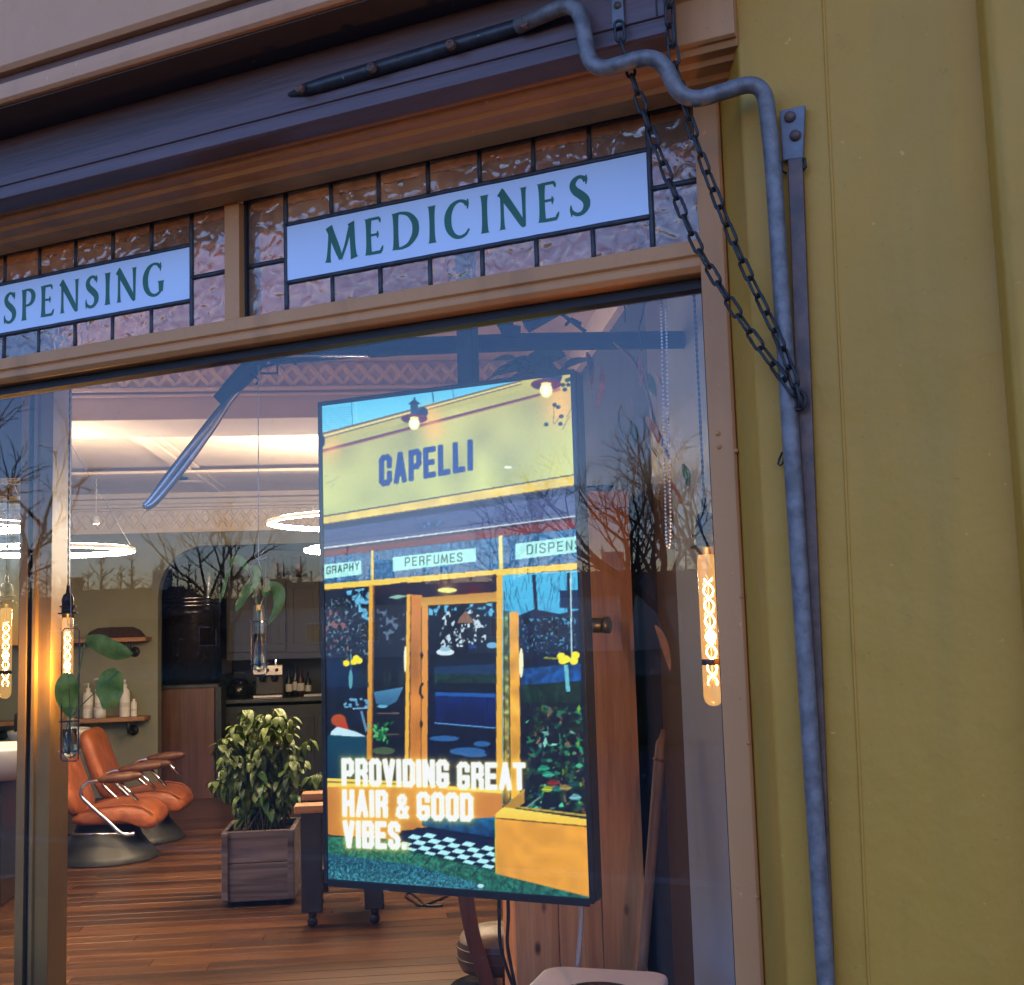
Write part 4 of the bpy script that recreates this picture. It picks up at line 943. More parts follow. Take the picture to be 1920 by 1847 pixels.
for k in list(range(5, 26)) + list(range(26)):
    a = prs.uniform(0, 2 * math.pi); rr = prs.uniform(.03, .14); hk_ = (.42 + .58 * (k / 25)) if k % 3 else prs.uniform(.25, .6)
    wid = .30 * (1 - .45 * hk_ ** 3)
    top = base + Vector((0, 0, hh * hk_)) + E1 * (prs.uniform(-wid, wid) + .035) + E2 * prs.uniform(-.22, .22)
    b0 = base + E1 * rr * math.cos(a) + E2 * rr * math.sin(a); midp = (b0 + top) / 2 + Vector((prs.uniform(-.05, .05), prs.uniform(-.05, .05), .06))
    path = [Vector(v) for v in cat_rom([tuple(b0), tuple(midp), tuple(top)], 6)]
    mb = MB(); mb.tube(path, [.005 - .003 * i / (len(path) - 1) for i in range(len(path))], 5); mb.build('stem', STEM, bp_)
    for i in range(3, len(path)):
        for _ in range(4 if i < len(path) - 3 else 5 if i < len(path) - 1 else 8):
            az = prs.uniform(0, 2 * math.pi); d = Vector((math.cos(az), math.sin(az), prs.uniform(-.8, .2)))
            if nl >= 290:
                me_ = LM[prs.choice((0, 1, 2))]; Mx = Matrix.Translation(path[i] + d * .012) @ d.normalized().to_track_quat('Y', 'Z').to_matrix().to_4x4() @ Matrix.Scale(prs.uniform(.5, .9), 4)
                fol.add([Mx @ v.co for v in me_.vertices], [tuple(p_.vertices) for p_ in me_.polygons], True); continue
            put(LM[prs.choice((0, 0, 1, 2))], 'leaf', bp_, path[i] + d * .012, d, s=prs.uniform(.5, .9), roll=prs.uniform(-.6, .6)); nl += 1

fol.build('foliage', LEAFY, bp_, kind='stuff')
# test tubes hanging on strings
WATER = mat('water', (.86, .92, .82), (.84, .9, .8), rough=.02, trans=1, ior=1.33)
WIRE = mat('wire_frame', (.05, .055, .08), (.04, .045, .06), rough=.35, metal=.6)
def hanging_tube(xs, ytop, yring, x0, x1, ytube0, ybot, Y, label, leaves, top_x=None):
    c = atY((x0 + x1) / 2, ybot, Y); top = atY(top_x or xs, ytop, Y); rw_ = (atY(x1, ybot, Y) - atY(x0, ybot, Y)).length / 2
    zr = atY(xs, yring, Y).z; cx = Vector((c.x, c.y, 0))
    root = thing('hanging_tube_vase', tuple(c), label, 'hanging vase', 'glass tube vases on strings')
    nS = 30; a = Vector((top.x, top.y, 2.2)); b_ = Vector((c.x, c.y, zr))
    mb = MB(); mb.tube([a + (b_ - a) * (i / nS) + Vector((random.uniform(-.0004, .0004), 0, 0)) for i in range(nS + 1)], .0011, 5); mb.build('string', STRING, root)
    mb = MB()
    for s_ in ((.012, .02), (-.013, .016), (.006, -.02), (.02, .005)):
        mb.tube([b_, b_ + Vector((s_[0] * .6, -.002, s_[1] * .4)), b_ + Vector((s_[0], .002, s_[1]))], .0009, 4)
    mb.build('knot', STRING, root, kind='stuff')
    zt2 = atY(x0, ytube0, Y).z; zb = c.z
    w2 = rw_ * 1.0
    mb = MB(); fr = [(-w2, zb), (-w2, zr - .012), (-w2 * .7, zr - .004), (w2 * .7, zr - .004), (w2, zr - .012), (w2, zb), (w2 * .7, zb - .004), (-w2 * .7, zb - .004)]
    mb.tube([cx + E0 * a_ + Vector((0, 0, z_)) for a_, z_ in fr], .0016, 6, closed=True); mb.build('wire_hanger', WIRE, root)
    for zz_ in (zt2 - .035, zb + .02):
        mb = MB(); mb.tube([cx + E0 * (w2 * math.cos(k * math.pi / 10)) + Vector((0, w2 * math.sin(k * math.pi / 10), zz_)) for k in range(20)], .0012, 5, closed=True); mb.build('wire_loop', WIRE, root)
    rr = w2 * .86
    mb = MB(); mb.lathe([(rr, zt2), (rr, zb + rr), (rr * .85, zb + rr * .45), (rr * .5, zb + rr * .12), (.0001, zb + .001)], cx, 20); mb.build('glass_tube', TUBEGLASS, root)
    zw = zt2 - (zt2 - zb) * .42; r2 = rr * .9
    mb = MB(); mb.lathe([(.0001, zw), (r2, zw), (r2, zb + rr), (r2 * .8, zb + rr * .5), (.0001, zb + .003)], cx, 16); mb.build('water', WATER, root)
    for pts_, w_, L_ in leaves:
        P3 = [atY(x, y, Y + dy) for x, y, dy in pts_]
        # stem up to the leaf foot, then the blade along the remaining points
        st = [Vector((cx.x + random.uniform(-.004, .004), cx.y, zb + .015)), Vector((cx.x, cx.y, zt2 - .03)), P3[0]]
        mb = MB(); mb.tube([Vector(v) for v in cat_rom([tuple(v) for v in st], 6)], .0016, 5); stm = mb.build('stem', LEAF, root)
        sp = [Vector(v) for v in cat_rom([tuple(v) for v in P3], 7)]
        mb = MB(); vs = []; n = len(sp) - 1
        side = Vector(w_).normalized()
        for i, q in enumerate(sp):
            u = i / n; wd = L_ * (math.sin(math.pi * min(1, .06 + u * .94)) ** .75) * (1.2 - .4 * u)
            if i == n: wd = .0005
            dd = (sp[min(i + 1, n)] - sp[max(i - 1, 0)]).normalized(); sd = (side - dd * side.dot(dd)).normalized(); nn = sd.cross(dd)
            for k in (-1, -.5, 0, .5, 1): vs.append(q + sd * (k * wd) + nn * (abs(k) * wd * .18 + .0015 * math.sin(u * 14 + k * 3)))
        fs = [(i * 5 + k, i * 5 + k + 1, i * 5 + k + 6, i * 5 + k + 5) for i in range(n) for k in range(4)]
        mb.add(vs, fs, True); mb.build('leaf', HLEAF, root)
    return root
E0 = Vector((.93, .37, 0)).normalized()
def hanging_leaf_mat():
    m, n, l, b = nodes('tube_plant_leaf')
    tc = n.new('ShaderNodeTexCoord'); ns = n.new('ShaderNodeTexNoise'); ns.inputs['Scale'].default_value = 26; ns.inputs['Detail'].default_value = 3
    l.new(tc.outputs['Object'], ns.inputs['Vector']); rp = n.new('ShaderNodeValToRGB'); rp.color_ramp.elements[0].color = (.06, .15, .03, 1); rp.color_ramp.elements[1].color = (.21, .34, .08, 1)
    rp.color_ramp.elements[0].position = .3; rp.color_ramp.elements[1].position = .7
    l.new(ns.outputs['Fac'], rp.inputs[0]); l.new(rp.outputs[0], b.inputs['Base Color']); b.inputs['Roughness'].default_value = .35
    tl = n.new('ShaderNodeBsdfTranslucent'); l.new(rp.outputs[0], tl.inputs[0])
    mx = n.new('ShaderNodeMixShader'); mx.inputs[0].default_value = .45; l.new(b.outputs[0], mx.inputs[1]); l.new(tl.outputs[0], mx.inputs[2]); l.new(mx.outputs[0], n['Material Output'].inputs[0])
    return m
HLEAF = hanging_leaf_mat()
Wl = (.75, -.65, .1)
hanging_tube(484, 650, 1050, 475, 498, 1135, 1262, 2.16, 'clear tube vase hung centrally left of the screen, with three drooping leaves',
  [([(466, 1066, 0), (448, 1050, 0), (430, 1066, .0), (417, 1105, -.01), (412, 1130, -.01)], (.8, -.3, .5), .016),
   ([(470, 1062, 0), (474, 1080, .0), (460, 1105, -.005), (447, 1128, -.01), (443, 1146, -.01)], (.9, -.35, .2), .030),
   ([(495, 1118, 0), (504, 1103, 0), (522, 1110, .01), (520, 1140, .01), (502, 1172, .01)], (.9, .3, .35), .015)])
hanging_tube(134, 720, 1175, 118, 143, 1325, 1424, 2.2, 'clear tube vase hung before the glowing bulb and the lobby post',
  [([(140, 1345, 0), (130, 1330, -.004), (123, 1306, -.012), (125, 1282, -.02), (128, 1262, -.02)][::-1], (.95, .3, .0), .030),
   ([(160, 1200, 0), (190, 1212, 0), (222, 1222, 0), (250, 1225, 0)], (.1, -.35, 1), .028),
   ([(222, 1258, 0), (205, 1285, 0), (200, 1312, 0), (194, 1330, 0)], (.95, .2, .15), .036)])

# ------------------------------------------------------------------ filament bulbs
FIL = emit('filament', (1.0, .60, .26), 70); FIL.cycles.emission_sampling = 'NONE'
def bulb(x, ytop, ycap, yg0, yg1, Y, rad, label, atf):
    c0 = atf(x[0], yg0, Y); c1 = atf(x[1], yg1, Y); c = Vector((c0.x, c0.y, c1.z)); h = c0.z - c1.z
    root = thing('filament_bulb', tuple(c), label, 'bulb', 'hanging tubular filament bulbs')
    mb = MB(); mb.lathe([(rad * .8, h), (rad, h * .97), (rad, rad), (rad * .85, rad * .45), (rad * .5, rad * .1), (.0001, 0)], c, 24); mb.build('glass_envelope', AMBER, root)
    for ph in (0, math.pi):
        pts = [c + Vector((rad * .5 * math.cos(ph + k * .36), rad * .5 * math.sin(ph + k * .36), h * .14 + h * .7 * k / 60)) for k in range(61)]
        mb = MB(); mb.tube(pts, rad * .055, 5); mb.build('filament', FIL, root)
    mb = MB(); mb.tube([c + Vector((0, 0, h * .98)), c + Vector((0, 0, h * .12))], rad * .06, 6); mb.build('glass_stem', mat('pale_support', (.5, .45, .35), None, rough=.3), root)
    mb = MB(); mb.lathe([(rad * 1.02, h * .27), (rad * 1.05, h * .275), (rad * 1.05, h * .305), (rad * 1.02, h * .31)], c, 24); mb.build('support_band', BLACK, root)
    pd = bpy.data.lights.new('bulb_light', 'POINT'); pd.energy = 13.5 * K; pd.color = (1, .55, .2); pd.shadow_soft_size = rad * .4
    po = bpy.data.objects.new('bulb_light', pd); COL.objects.link(po); po.parent = root; po.location = (0, 0, h * .45)
    t_ = c + Vector((0, 0, h)); k = rad / .0165
    mb = MB(); mb.lathe([(.0001, 0), (.017 * k, 0), (.017 * k, .01 * k), (.028 * k, .011 * k), (.028 * k, .015 * k), (.018 * k, .016 * k), (.018 * k, .03 * k), (.024 * k, .031 * k), (.024 * k, .034 * k), (.0175 * k, .035 * k), (.0175 * k, .055 * k), (.013 * k, .068 * k), (.006 * k, .072 * k), (.004 * k, .095 * k), (.0001, .095 * k)], t_, 20); mb.build('lamp_holder', BLACK, root)
    n = 90; zt_ = ZC if atf is atT else 2.19; L_ = zt_ - t_.z - .09 * k
    for ph in (0, math.pi):
        mb = MB(); mb.tube([t_ + Vector((.0013 * k * math.cos(ph + i * 1.3), .0013 * k * math.sin(ph + i * 1.3), .09 * k + L_ * i / n)) for i in range(n + 1)], .0014 * k, 5); mb.build('twisted_flex', BLACK, root)
bulb((1325, 1334), 0, 0, 1040, 1324, 2.09, .0175, 'glowing tubular filament bulb beside the right window jamb', atY)
bulb((127, 127), 0, 0, 1158, 1330, 4.15, .0185, 'glowing filament bulb behind the left hanging tube vase', atT)
bulb((12, 12), 0, 0, 1140, 1310, 4.75, .022, 'glowing filament bulb at the left picture edge beyond the post', atT)

# ------------------------------------------------------------------ bead chain of the blind
pA = [(1238, 516), (1241, 640), (1244, 760), (1246, 880), (1248, 980), (1250, 1018), (1253, 1027), (1256, 1018), (1257, 980), (1255, 880), (1252, 760), (1250, 640), (1247, 512)]
path = [Vector(q) for q in cat_rom([tuple(atY(x, y, 2.07)) for x, y in pA], 60)]
mb = MB(); acc = 0; ico = [(0, 0, 1), (.89, 0, .45), (.28, .85, .45), (-.72, .53, .45), (-.72, -.53, .45), (.28, -.85, .45), (.72, .53, -.45), (-.28, .85, -.45), (-.89, 0, -.45), (-.28, -.85, -.45), (.72, -.53, -.45), (0, 0, -1)]
icf = [(0, 1, 2), (0, 2, 3), (0, 3, 4), (0, 4, 5), (0, 5, 1), (1, 6, 2), (2, 7, 3), (3, 8, 4), (4, 9, 5), (5, 10, 1), (6, 7, 2), (7, 8, 3), (8, 9, 4), (9, 10, 5), (10, 6, 1), (11, 7, 6), (11, 8, 7), (11, 9, 8), (11, 10, 9), (11, 6, 10)]
bc = thing('bead_chain', tuple(path[len(path) // 2]), 'pale looped bead chain of a blind right of the screen', 'bead chain')
for i in range(1, len(path)):
    acc += (path[i] - path[i - 1]).length
    if acc > .0060:
        mb.add([path[i] + Vector(v) * .0022 for v in ico], icf, True); acc = 0
mb.build('beads', mat('pearl_bead', (.75, .72, .68), None, rough=.3), bc, kind='stuff')
mb = MB(); mb.tube(path[::6], .0005, 4); mb.build('cord', STRING, bc)
# ------------------------------------------------------------------ display screen
SH_ = 1.107; SWD = SH_ * .588; SCN = Vector((-1.3257, 2.3886, 1.5851))
scr = thing('display_screen', tuple(SCN - ZV * (SH_ / 2)), 'large upright lit display screen showing a yellow shop front', 'screen')
w2, h2 = SWD / 2, SH_ / 2
bz = .0105
def sb(name, x0, x1, y0, y1, z0, z1, m, bev=0, parent=scr):
    mb = MB(); mb.box(SCN + Vector((x0, y0, z0)), SCN + Vector((x1, y1, z1))); return mb.build(name, m, parent, bevel=bev)
sb('back_shell', -w2 - bz, w2 + bz, .003, .05, -h2 - bz, h2 + bz, BLACK, .006)
sb('bezel', -w2 - bz, -w2, -.004, .0028, -h2 - bz, h2 + bz, BLACK, .001); sb('bezel', w2, w2 + bz, -.004, .0028, -h2 - bz, h2 + bz, BLACK, .001)
sb('bezel', -w2, w2, -.004, .0028, h2, h2 + bz, BLACK, .001); sb('bezel', -w2, w2, -.004, .0028, -h2 - bz - .006, -h2, BLACK, .001)
pa = atY(1105, 1172, SCN.y + .08); pb = atY(1142, 1172, SCN.y + .08)
mb = MB(); mb.tube([pa - XV * .03, pb - XV * .012], .0165, 18); mb.tube([pb - XV * .0118, pb], .0185, 18); mb.build('side_knob', BLACK, scr)
# pole that carries it, floor to ceiling
p = atY(877, 650, SCN.y + .16)
mb = MB(); mb.box((p.x - .021, p.y - .02, SCN.z - .2), (p.x + .021, p.y + .02, ZC)); mb.build('pole', BLACK, scr, bevel=.004)
mb = MB(); mb.box((p.x - .12, SCN.y + .051, SCN.z - .15), (p.x + .12, p.y - .0205, SCN.z + .15)); mb.build('bracket', BLACK, scr, bevel=.004)

# the picture on the screen, computed here dot by dot
def screen_picture():
    GW, GH = 320, 568
    W2_, H2_ = GW * 2, GH * 2
    src = np.array([(597.5, 766.6), (1067.7, 707.5), (1105.4, 1676.2), (618.9, 1645.8)]); dst = np.array([(0, 0), (W2_, 0), (W2_, H2_), (0, H2_)], float)
    A = []; bvec = []
    for (x, y), (u, v) in zip(src, dst):
        A.append([x, y, 1, 0, 0, 0, -u * x, -u * y]); bvec.append(u); A.append([0, 0, 0, x, y, 1, -v * x, -v * y]); bvec.append(v)
    hm = np.append(np.linalg.solve(np.array(A), np.array(bvec)), 1).reshape(3, 3)
    def T(pts):
        p = np.array(pts, float); q = np.c_[p, np.ones(len(p))] @ hm.T; return q[:, :2] / q[:, 2:]
    def A7(pts): return T([(580 + x / 3.42, 690 + y / 3.42) for x, y in pts])
    img = np.zeros((H2_, W2_, 3)); img[:] = (20, 32, 60)
    yy, xx = np.mgrid[0:H2_, 0:W2_] + .5
    r2 = np.random.default_rng(3)
    def smooth(n):
        g = r2.random((H2_ // n + 3, W2_ // n + 3)); iy = np.arange(H2_) / n; ix = np.arange(W2_) / n
        y0 = iy.astype(int); x0 = ix.astype(int); fy = (iy - y0)[:, None]; fx_ = (ix - x0)[None]
        return (g[y0][:, x0] * (1 - fy) * (1 - fx_) + g[y0 + 1][:, x0] * fy * (1 - fx_) + g[y0][:, x0 + 1] * (1 - fy) * fx_ + g[y0 + 1][:, x0 + 1] * fy * fx_)
    N4, N8, N20, N60 = smooth(4), smooth(8), smooth(20), smooth(60); N2 = smooth(2)
    def mask(P):
        x0, x1 = int(max(0, P[:, 0].min())), int(min(W2_, P[:, 0].max() + 2)); y0, y1 = int(max(0, P[:, 1].min())), int(min(H2_, P[:, 1].max() + 2))
        if x1 <= x0 or y1 <= y0: return None
        X, Y = xx[y0:y1, x0:x1], yy[y0:y1, x0:x1]; ins = np.zeros(X.shape, bool)
        for i in range(len(P)):
            a, b = P[i], P[i - 1]
            if a[1] == b[1]: continue
            ins ^= ((a[1] > Y) != (b[1] > Y)) & (X < (b[0] - a[0]) * (Y - a[1]) / (b[1] - a[1]) + a[0])
        return (slice(y0, y1), slice(x0, x1)), ins
    def poly(pts, col, col2=None, noise=None, amt=.0):
        """colour col; col2 = colour at the lower end; noise brightens and darkens"""
        P = A7(pts); r_ = mask(P)
        if r_ is None: return
        sl, ins = r_
        c = np.array(col, float)[None, None] * np.ones(ins.shape + (3,))
        if col2 is not None:
            t_ = ((yy[sl] - P[:, 1].min()) / (np.ptp(P[:, 1]) + 1e-6))[..., None]; c = c * (1 - t_) + np.array(col2, float) * t_
        if noise is not None: c = c * (1 + amt * (noise[sl] - .5)[..., None] * 2)
        img[sl][ins] = c[ins]
    def band(x0, y0, x1, y1, h0, h1, col, **k): poly([(x0, y0), (x1, y1), (x1, y1 + h1), (x0, y0 + h0)], col, **k)
    def blend(pts, col, N, lo, hi):
        P = A7(pts); r_ = mask(P)
        if r_ is None: return
        sl, ins = r_; a = np.clip((N[sl] - lo) / (hi - lo), 0, 1) * ins
        img[sl] = img[sl] * (1 - a[..., None]) + np.array(col, float) * a[..., None]
    def glow(x, y, r_, col, k=.8):
        p = A7([(x, y)])[0]; r_ = r_ / 3.42 * 1.25; d = np.exp(-((xx - p[0]) ** 2 + (yy - p[1]) ** 2) / (2 * r_ * r_))[..., None] * k
        img[:] = img * (1 - d) + np.array(col, float) * d
    def disc(x, y, rx, ry, col):
        poly([(x + rx * math.cos(a), y + ry * math.sin(a)) for a in np.linspace(0, 2 * math.pi, 20, False)], col)
    def line(x0, y0, x1, y1, w_, col):
        d = np.array([x1 - x0, y1 - y0], float); n = np.array([-d[1], d[0]]) / np.hypot(*d) * w_ / 2
        poly([(x0 + n[0], y0 + n[1]), (x1 + n[0], y1 + n[1]), (x1 - n[0], y1 - n[1]), (x0 - n[0], y0 - n[1])], col)
    # sky and weather boards
    poly([(40, 250), (1690, 40), (1690, 120), (40, 470)], (112, 190, 214), (140, 208, 222))
    for k in range(11): line(60, 285 + 15 * k, 250, 270 + 15 * k, 3, (78, 160, 195))
    line(252, 230, 262, 400, 5, (60, 130, 160)); line(775, 170, 785, 240, 8, (40, 95, 125)); line(905, 150, 915, 215, 5, (50, 110, 140)); line(280, 230, 290, 380, 4, (150, 215, 225))
    # fascia
    poly([(60, 442), (740, 262), (1340, 100), (1700, 30), (1720, 720), (60, 990)], (190, 184, 98), (186, 192, 118), noise=N60, amt=.10)
    band(60, 438, 1350, 98, 14, 10, (122, 104, 62)); band(60, 452, 1350, 108, 16, 12, (214, 200, 120)); band(60, 470, 1350, 120, 7, 6, (96, 78, 58)); band(60, 478, 1360, 126, 40, 34, (190, 184, 98))
    band(60, 545, 1600, 150, 17, 14, (128, 58, 44)); band(60, 563, 1600, 165, 6, 5, (176, 120, 62))
    for x, y, r_ in ((120, 540, 60), (790, 420, 55), (760, 330, 50), (1600, 200, 75), (1590, 300, 60)): glow(x, y, r_, (250, 190, 90), .55)
    # lamps
    def lamp(x, y, s_):
        disc(x + 55 * s_, y - 60 * s_, 34 * s_, 34 * s_, (36, 62, 92)); poly([(x - 22 * s_, y - 45 * s_), (x - 26 * s_, y - 120 * s_), (x + 24 * s_, y - 120 * s_), (x + 24 * s_, y - 45 * s_)], (44, 78, 110))
        poly([(x - 42 * s_, y - 112 * s_), (x - 10 * s_, y - 138 * s_), (x + 10 * s_, y - 138 * s_), (x + 42 * s_, y - 112 * s_)], (22, 44, 70)); disc(x, y - 148 * s_, 6 * s_, 10 * s_, (24, 44, 66))
        disc(x, y - 20 * s_, 86 * s_, 32 * s_, (126, 34, 52)); disc(x - 42 * s_, y - 14 * s_, 36 * s_, 20 * s_, (96, 22, 44))
        disc(x, y + 12 * s_, 36 * s_, 42 * s_, (238, 244, 170)); disc(x, y + 10 * s_, 22 * s_, 30 * s_, (255, 255, 226)); disc(x, y - 24 * s_, 30 * s_, 9 * s_, (230, 226, 150))
    lamp(660, 365, 1.0); lamp(1508, 150, 1.15); disc(66, 490, 18, 38, (30, 56, 90))
    # creeper
    for a in ((1560, 270, 1555, 380), (1600, 330, 1560, 385), (1690, 240, 1640, 340), (1660, 330, 1610, 420)): line(*a, 4, (104, 116, 52))
    for x, y in ((1560, 258), (1588, 272), (1512, 384), (1602, 332), (1598, 380), (1640, 100), (1620, 130), (1650, 130), (1630, 160), (1662, 95)): disc(x + r2.uniform(-4, 4), y, 15, 13, (36, 74, 48))
    for a in ((80, 715, 110, 712), (85, 765, 140, 745), (140, 745, 180, 715), (120, 790, 150, 760)): line(*a, 4, (150, 152, 92))
    # fascia lower mouldings, lath
    band(60, 972, 1720, 696, 9, 8, (92, 66, 42)); band(60, 982, 1720, 706, 42, 60, (222, 200, 96), noise=N20, amt=.06); band(60, 1025, 1720, 768, 8, 8, (120, 92, 44)); band(60, 1032, 1720, 776, 36, 44, (34, 34, 66))
    band(60, 1066, 1720, 820, 86, 128, (84, 92, 134), noise=N4, amt=.14); band(60, 1140, 1720, 936, 5, 5, (46, 52, 88)); band(60, 1150, 1720, 946, 26, 16, (92, 100, 142)); band(60, 1174, 1720, 962, 10, 8, (206, 208, 204)); band(60, 1184, 1720, 970, 18, 12, (52, 46, 66)); band(60, 1200, 1720, 984, 34, 60, (136, 60, 48), noise=N20, amt=.1)
    poly([(650, 1045), (690, 1018), (830, 995), (865, 1012), (830, 1035), (700, 1058)], (40, 64, 112)); blend([(670, 1045), (700, 1020), (830, 1000), (850, 1012), (830, 1030), (700, 1052)], (90, 140, 190), N4, .5, .7)
    # leaded lights
    band(60, 1236, 1720, 1046, 172, 216, (78, 128, 170), noise=N4, amt=.22)
    for k in range(27):
        x = 95 + k * 62; y = 1232 - (x - 95) * .117
        line(x, y, x + 5, y + 172 + k * 1.5, 4, (34, 62, 100))
    band(60, 1318, 1720, 1140, 4, 4, (34, 62, 100))
    for (xa, xb, y0, y1) in ((80, 325, 1282, 1256), (528, 1062, 1234, 1172), (1314, 1730, 1146, 1092)):
        hh_ = 92 if xa < 100 else 90 if xa < 1000 else 100
        poly([(xa, y0), (xb, y1), (xb + 3, y1 + hh_ - 4 + (8 if xa > 1000 else 0)), (xa + 3, y0 + hh_)], (176, 226, 222))
    # yellow frame
    YEL, YEL2, DKY = (226, 184, 84), (204, 150, 66), (150, 104, 44)
    band(60, 1408, 1740, 1262, 36, 42, (232, 204, 104)); band(60, 1446, 1740, 1306, 8, 8, (110, 78, 40))
    poly([(388, 1190), (406, 1188), (408, 1390), (390, 1392)], (224, 200, 116)); poly([(1206, 1096), (1232, 1093), (1238, 1306), (1212, 1310)], (224, 214, 140))
    # windows: dark glass with mirrored street
    poly([(90, 1452), (384, 1420), (384, 2640), (120, 2640)], (24, 36, 62), (16, 26, 50), noise=N20, amt=.4)
    blend([(230, 1450), (380, 1425), (380, 1640), (280, 1600)], (120, 190, 220), N8, .45, .6); blend([(95, 1500), (380, 1450), (380, 1900), (110, 1950)], (120, 150, 160), N4, .66, .82); blend([(95, 1560), (250, 1560), (250, 1850), (110, 1850)], (150, 110, 110), N8, .68, .8)
    for a in ((262, 1500, 268, 1840), (240, 1480, 300, 1600), (330, 1440, 250, 1560)): line(*a, 4, (34, 52, 80))
    poly([(410, 1420), (622, 1390), (622, 2510), (410, 2520)], (30, 34, 54), (20, 26, 44), noise=N20, amt=.35)
    poly([(410, 1420), (1195, 1340), (1195, 1480), (410, 1490)], (66, 22, 42), (34, 24, 44)); poly([(500, 1490), (560, 1472), (630, 1478), (560, 1500)], (150, 190, 170)); disc(880, 1442, 62, 16, (240, 244, 170)); glow(880, 1445, 50, (250, 230, 140), .5); glow(1050, 1475, 60, (190, 40, 30), .5)
    blend([(430, 1560), (610, 1560), (610, 1780), (430, 1800)], (110, 130, 150), N8, .62, .78)
    # right window
    poly([(1232, 1345), (1735, 1310), (1760, 2850), (1240, 2800)], (100, 190, 222), (64, 150, 196)); poly([(1340, 1600), (1440, 1560), (1600, 1590), (1735, 1560), (1770, 2850), (1340, 2800)], (18, 34, 66), (12, 24, 52), noise=N8, amt=.5)
    for k in range(70):
        x = r2.uniform(1250, 1700); y = r2.uniform(1380, 1640); l_ = r2.uniform(30, 110); a = r2.uniform(-1.9, -1.2)
        line(x, y, x + l_ * math.cos(a), y + l_ * math.sin(a), 2.5, (44, 96, 136))
    line(1432, 1340, 1480, 1930, 22, (16, 36, 76)); poly([(1600, 1440), (1735, 1436), (1738, 1560), (1600, 1550)], (20, 58, 106)); line(1655, 1330, 1672, 2090, 22, (20, 40, 76)); line(1668, 1330, 1680, 2090, 9, (196, 222, 224))
    blend([(1345, 1620), (1700, 1600), (1710, 1830), (1350, 1850)], (90, 160, 190), N4, .68, .8)
    poly([(1355, 1935), (1745, 1900), (1750, 2010), (1355, 2040)], (38, 90, 150), noise=N8, amt=.3); poly([(1355, 2040), (1745, 2010), (1750, 2150), (1355, 2150)], (22, 62, 50), noise=N4, amt=.5)
    # door and posts
    poly([(378, 1412), (412, 1408), (408, 2520), (372, 2520)], YEL, YEL2); poly([(402, 1412), (414, 1410), (410, 2520), (402, 2520)], DKY)
    poly([(620, 1470), (642, 1468), (642, 2515), (616, 2515)], YEL); poly([(642, 1470), (720, 1474), (722, 2940), (645, 2700)], (214, 150, 84), (206, 140, 64), noise=N60, amt=.15); poly([(712, 1500), (760, 1486), (760, 2940), (718, 2940)], (222, 166, 92), (212, 150, 72)); poly([(712, 1490), (1200, 1450), (1200, 1520), (712, 1548)], (196, 150, 80), (214, 176, 92)); line(716, 1550, 722, 2900, 5, (120, 76, 34)); line(648, 1480, 648, 2600, 4, (110, 66, 32))
    poly([(758, 1540), (1196, 1515), (1200, 2515), (762, 2520)], (16, 30, 54), (14, 26, 60), noise=N8, amt=.4)
    poly([(762, 1542), (1190, 1522), (1190, 1620), (762, 1600)], (120, 190, 220)); blend([(762, 1542), (1190, 1522), (1190, 1640), (762, 1640)], (16, 32, 56), N8, .3, .5)
    poly([(830, 1640), (900, 1560), (960, 1620), (1040, 1560), (1130, 1640), (1130, 1800), (840, 1800)], (196, 214, 220)); blend([(790, 1560), (1190, 1540), (1190, 1850), (780, 1850)], (16, 28, 46), N8, .42, .5); blend([(790, 1560), (1190, 1540), (1190, 1850), (780, 1850)], (20, 30, 50), N4, .55, .65)
    for x in range(4): line(930 + 26 * x, 1715, 930 + 26 * x, 1790, 5, (60, 70, 90))
    poly([(930, 1650), (1000, 1570), (1060, 1650)], (150, 120, 100)); line(880, 1600, 940, 1830, 26, (14, 26, 44)); line(960, 1590, 910, 1720, 16, (14, 26, 44))
    disc(870, 1835, 58, 22, (210, 226, 232)); disc(870, 1815, 36, 16, (160, 190, 205)); disc(1170, 1790, 36, 20, (130, 180, 210)); disc(1045, 1800, 26, 12, (40, 80, 160))
    poly([(800, 1930), (1196, 1905), (1196, 1970), (800, 1975)], (36, 70, 110)); poly([(800, 1975), (1196, 1970), (1196, 2030), (800, 2030)], (30, 66, 60), noise=N4, amt=.5); poly([(808, 2088), (1196, 2094), (1196, 2120), (808, 2112)], (52, 108, 180)); poly([(808, 2116), (1196, 2122), (1196, 2310), (808, 2280)], (22, 50, 124), (18, 34, 92), noise=N20, amt=.2); line(805, 2282, 1196, 2312, 8, (110, 160, 210))
    for a in ((820, 2380, 190, 18), (1080, 2412, 110, 18), (960, 2460, 230, 26), (1020, 2480, 160, 16)): disc(a[0] + a[2] / 4, a[1], a[2] / 2, a[3], (66, 116, 172))
    poly([(1196, 1350), (1234, 1345), (1240, 2800), (1200, 2810)], YEL, (222, 178, 82)); poly([(1240, 1570), (1270, 1570), (1286, 2800), (1244, 2800)], (120, 150, 120), (176, 148, 70), noise=N8, amt=.4); poly([(1280, 1580), (1336, 1575), (1360, 2740), (1290, 2760)], (220, 170, 84), (226, 176, 80), noise=N20, amt=.12)
    line(1274, 1575, 1290, 2760, 7, (70, 72, 40)); line(1246, 1450, 1252, 2790, 5, (90, 84, 40))
    for x, y in ((720, 1856), (720, 2290)): disc(x, y, 8, 26, (40, 40, 34)); disc(x, y, 11, 9, (40, 40, 34))
    line(728, 2030, 718, 2052, 14, (34, 34, 36)); line(714, 2050, 710, 2100, 14, (34, 34, 36)); line(712, 2098, 730, 2128, 14, (34, 34, 36))
    disc(1355, 1900, 14, 95, (255, 246, 200)); disc(614, 1880, 9, 85, (255, 246, 200))
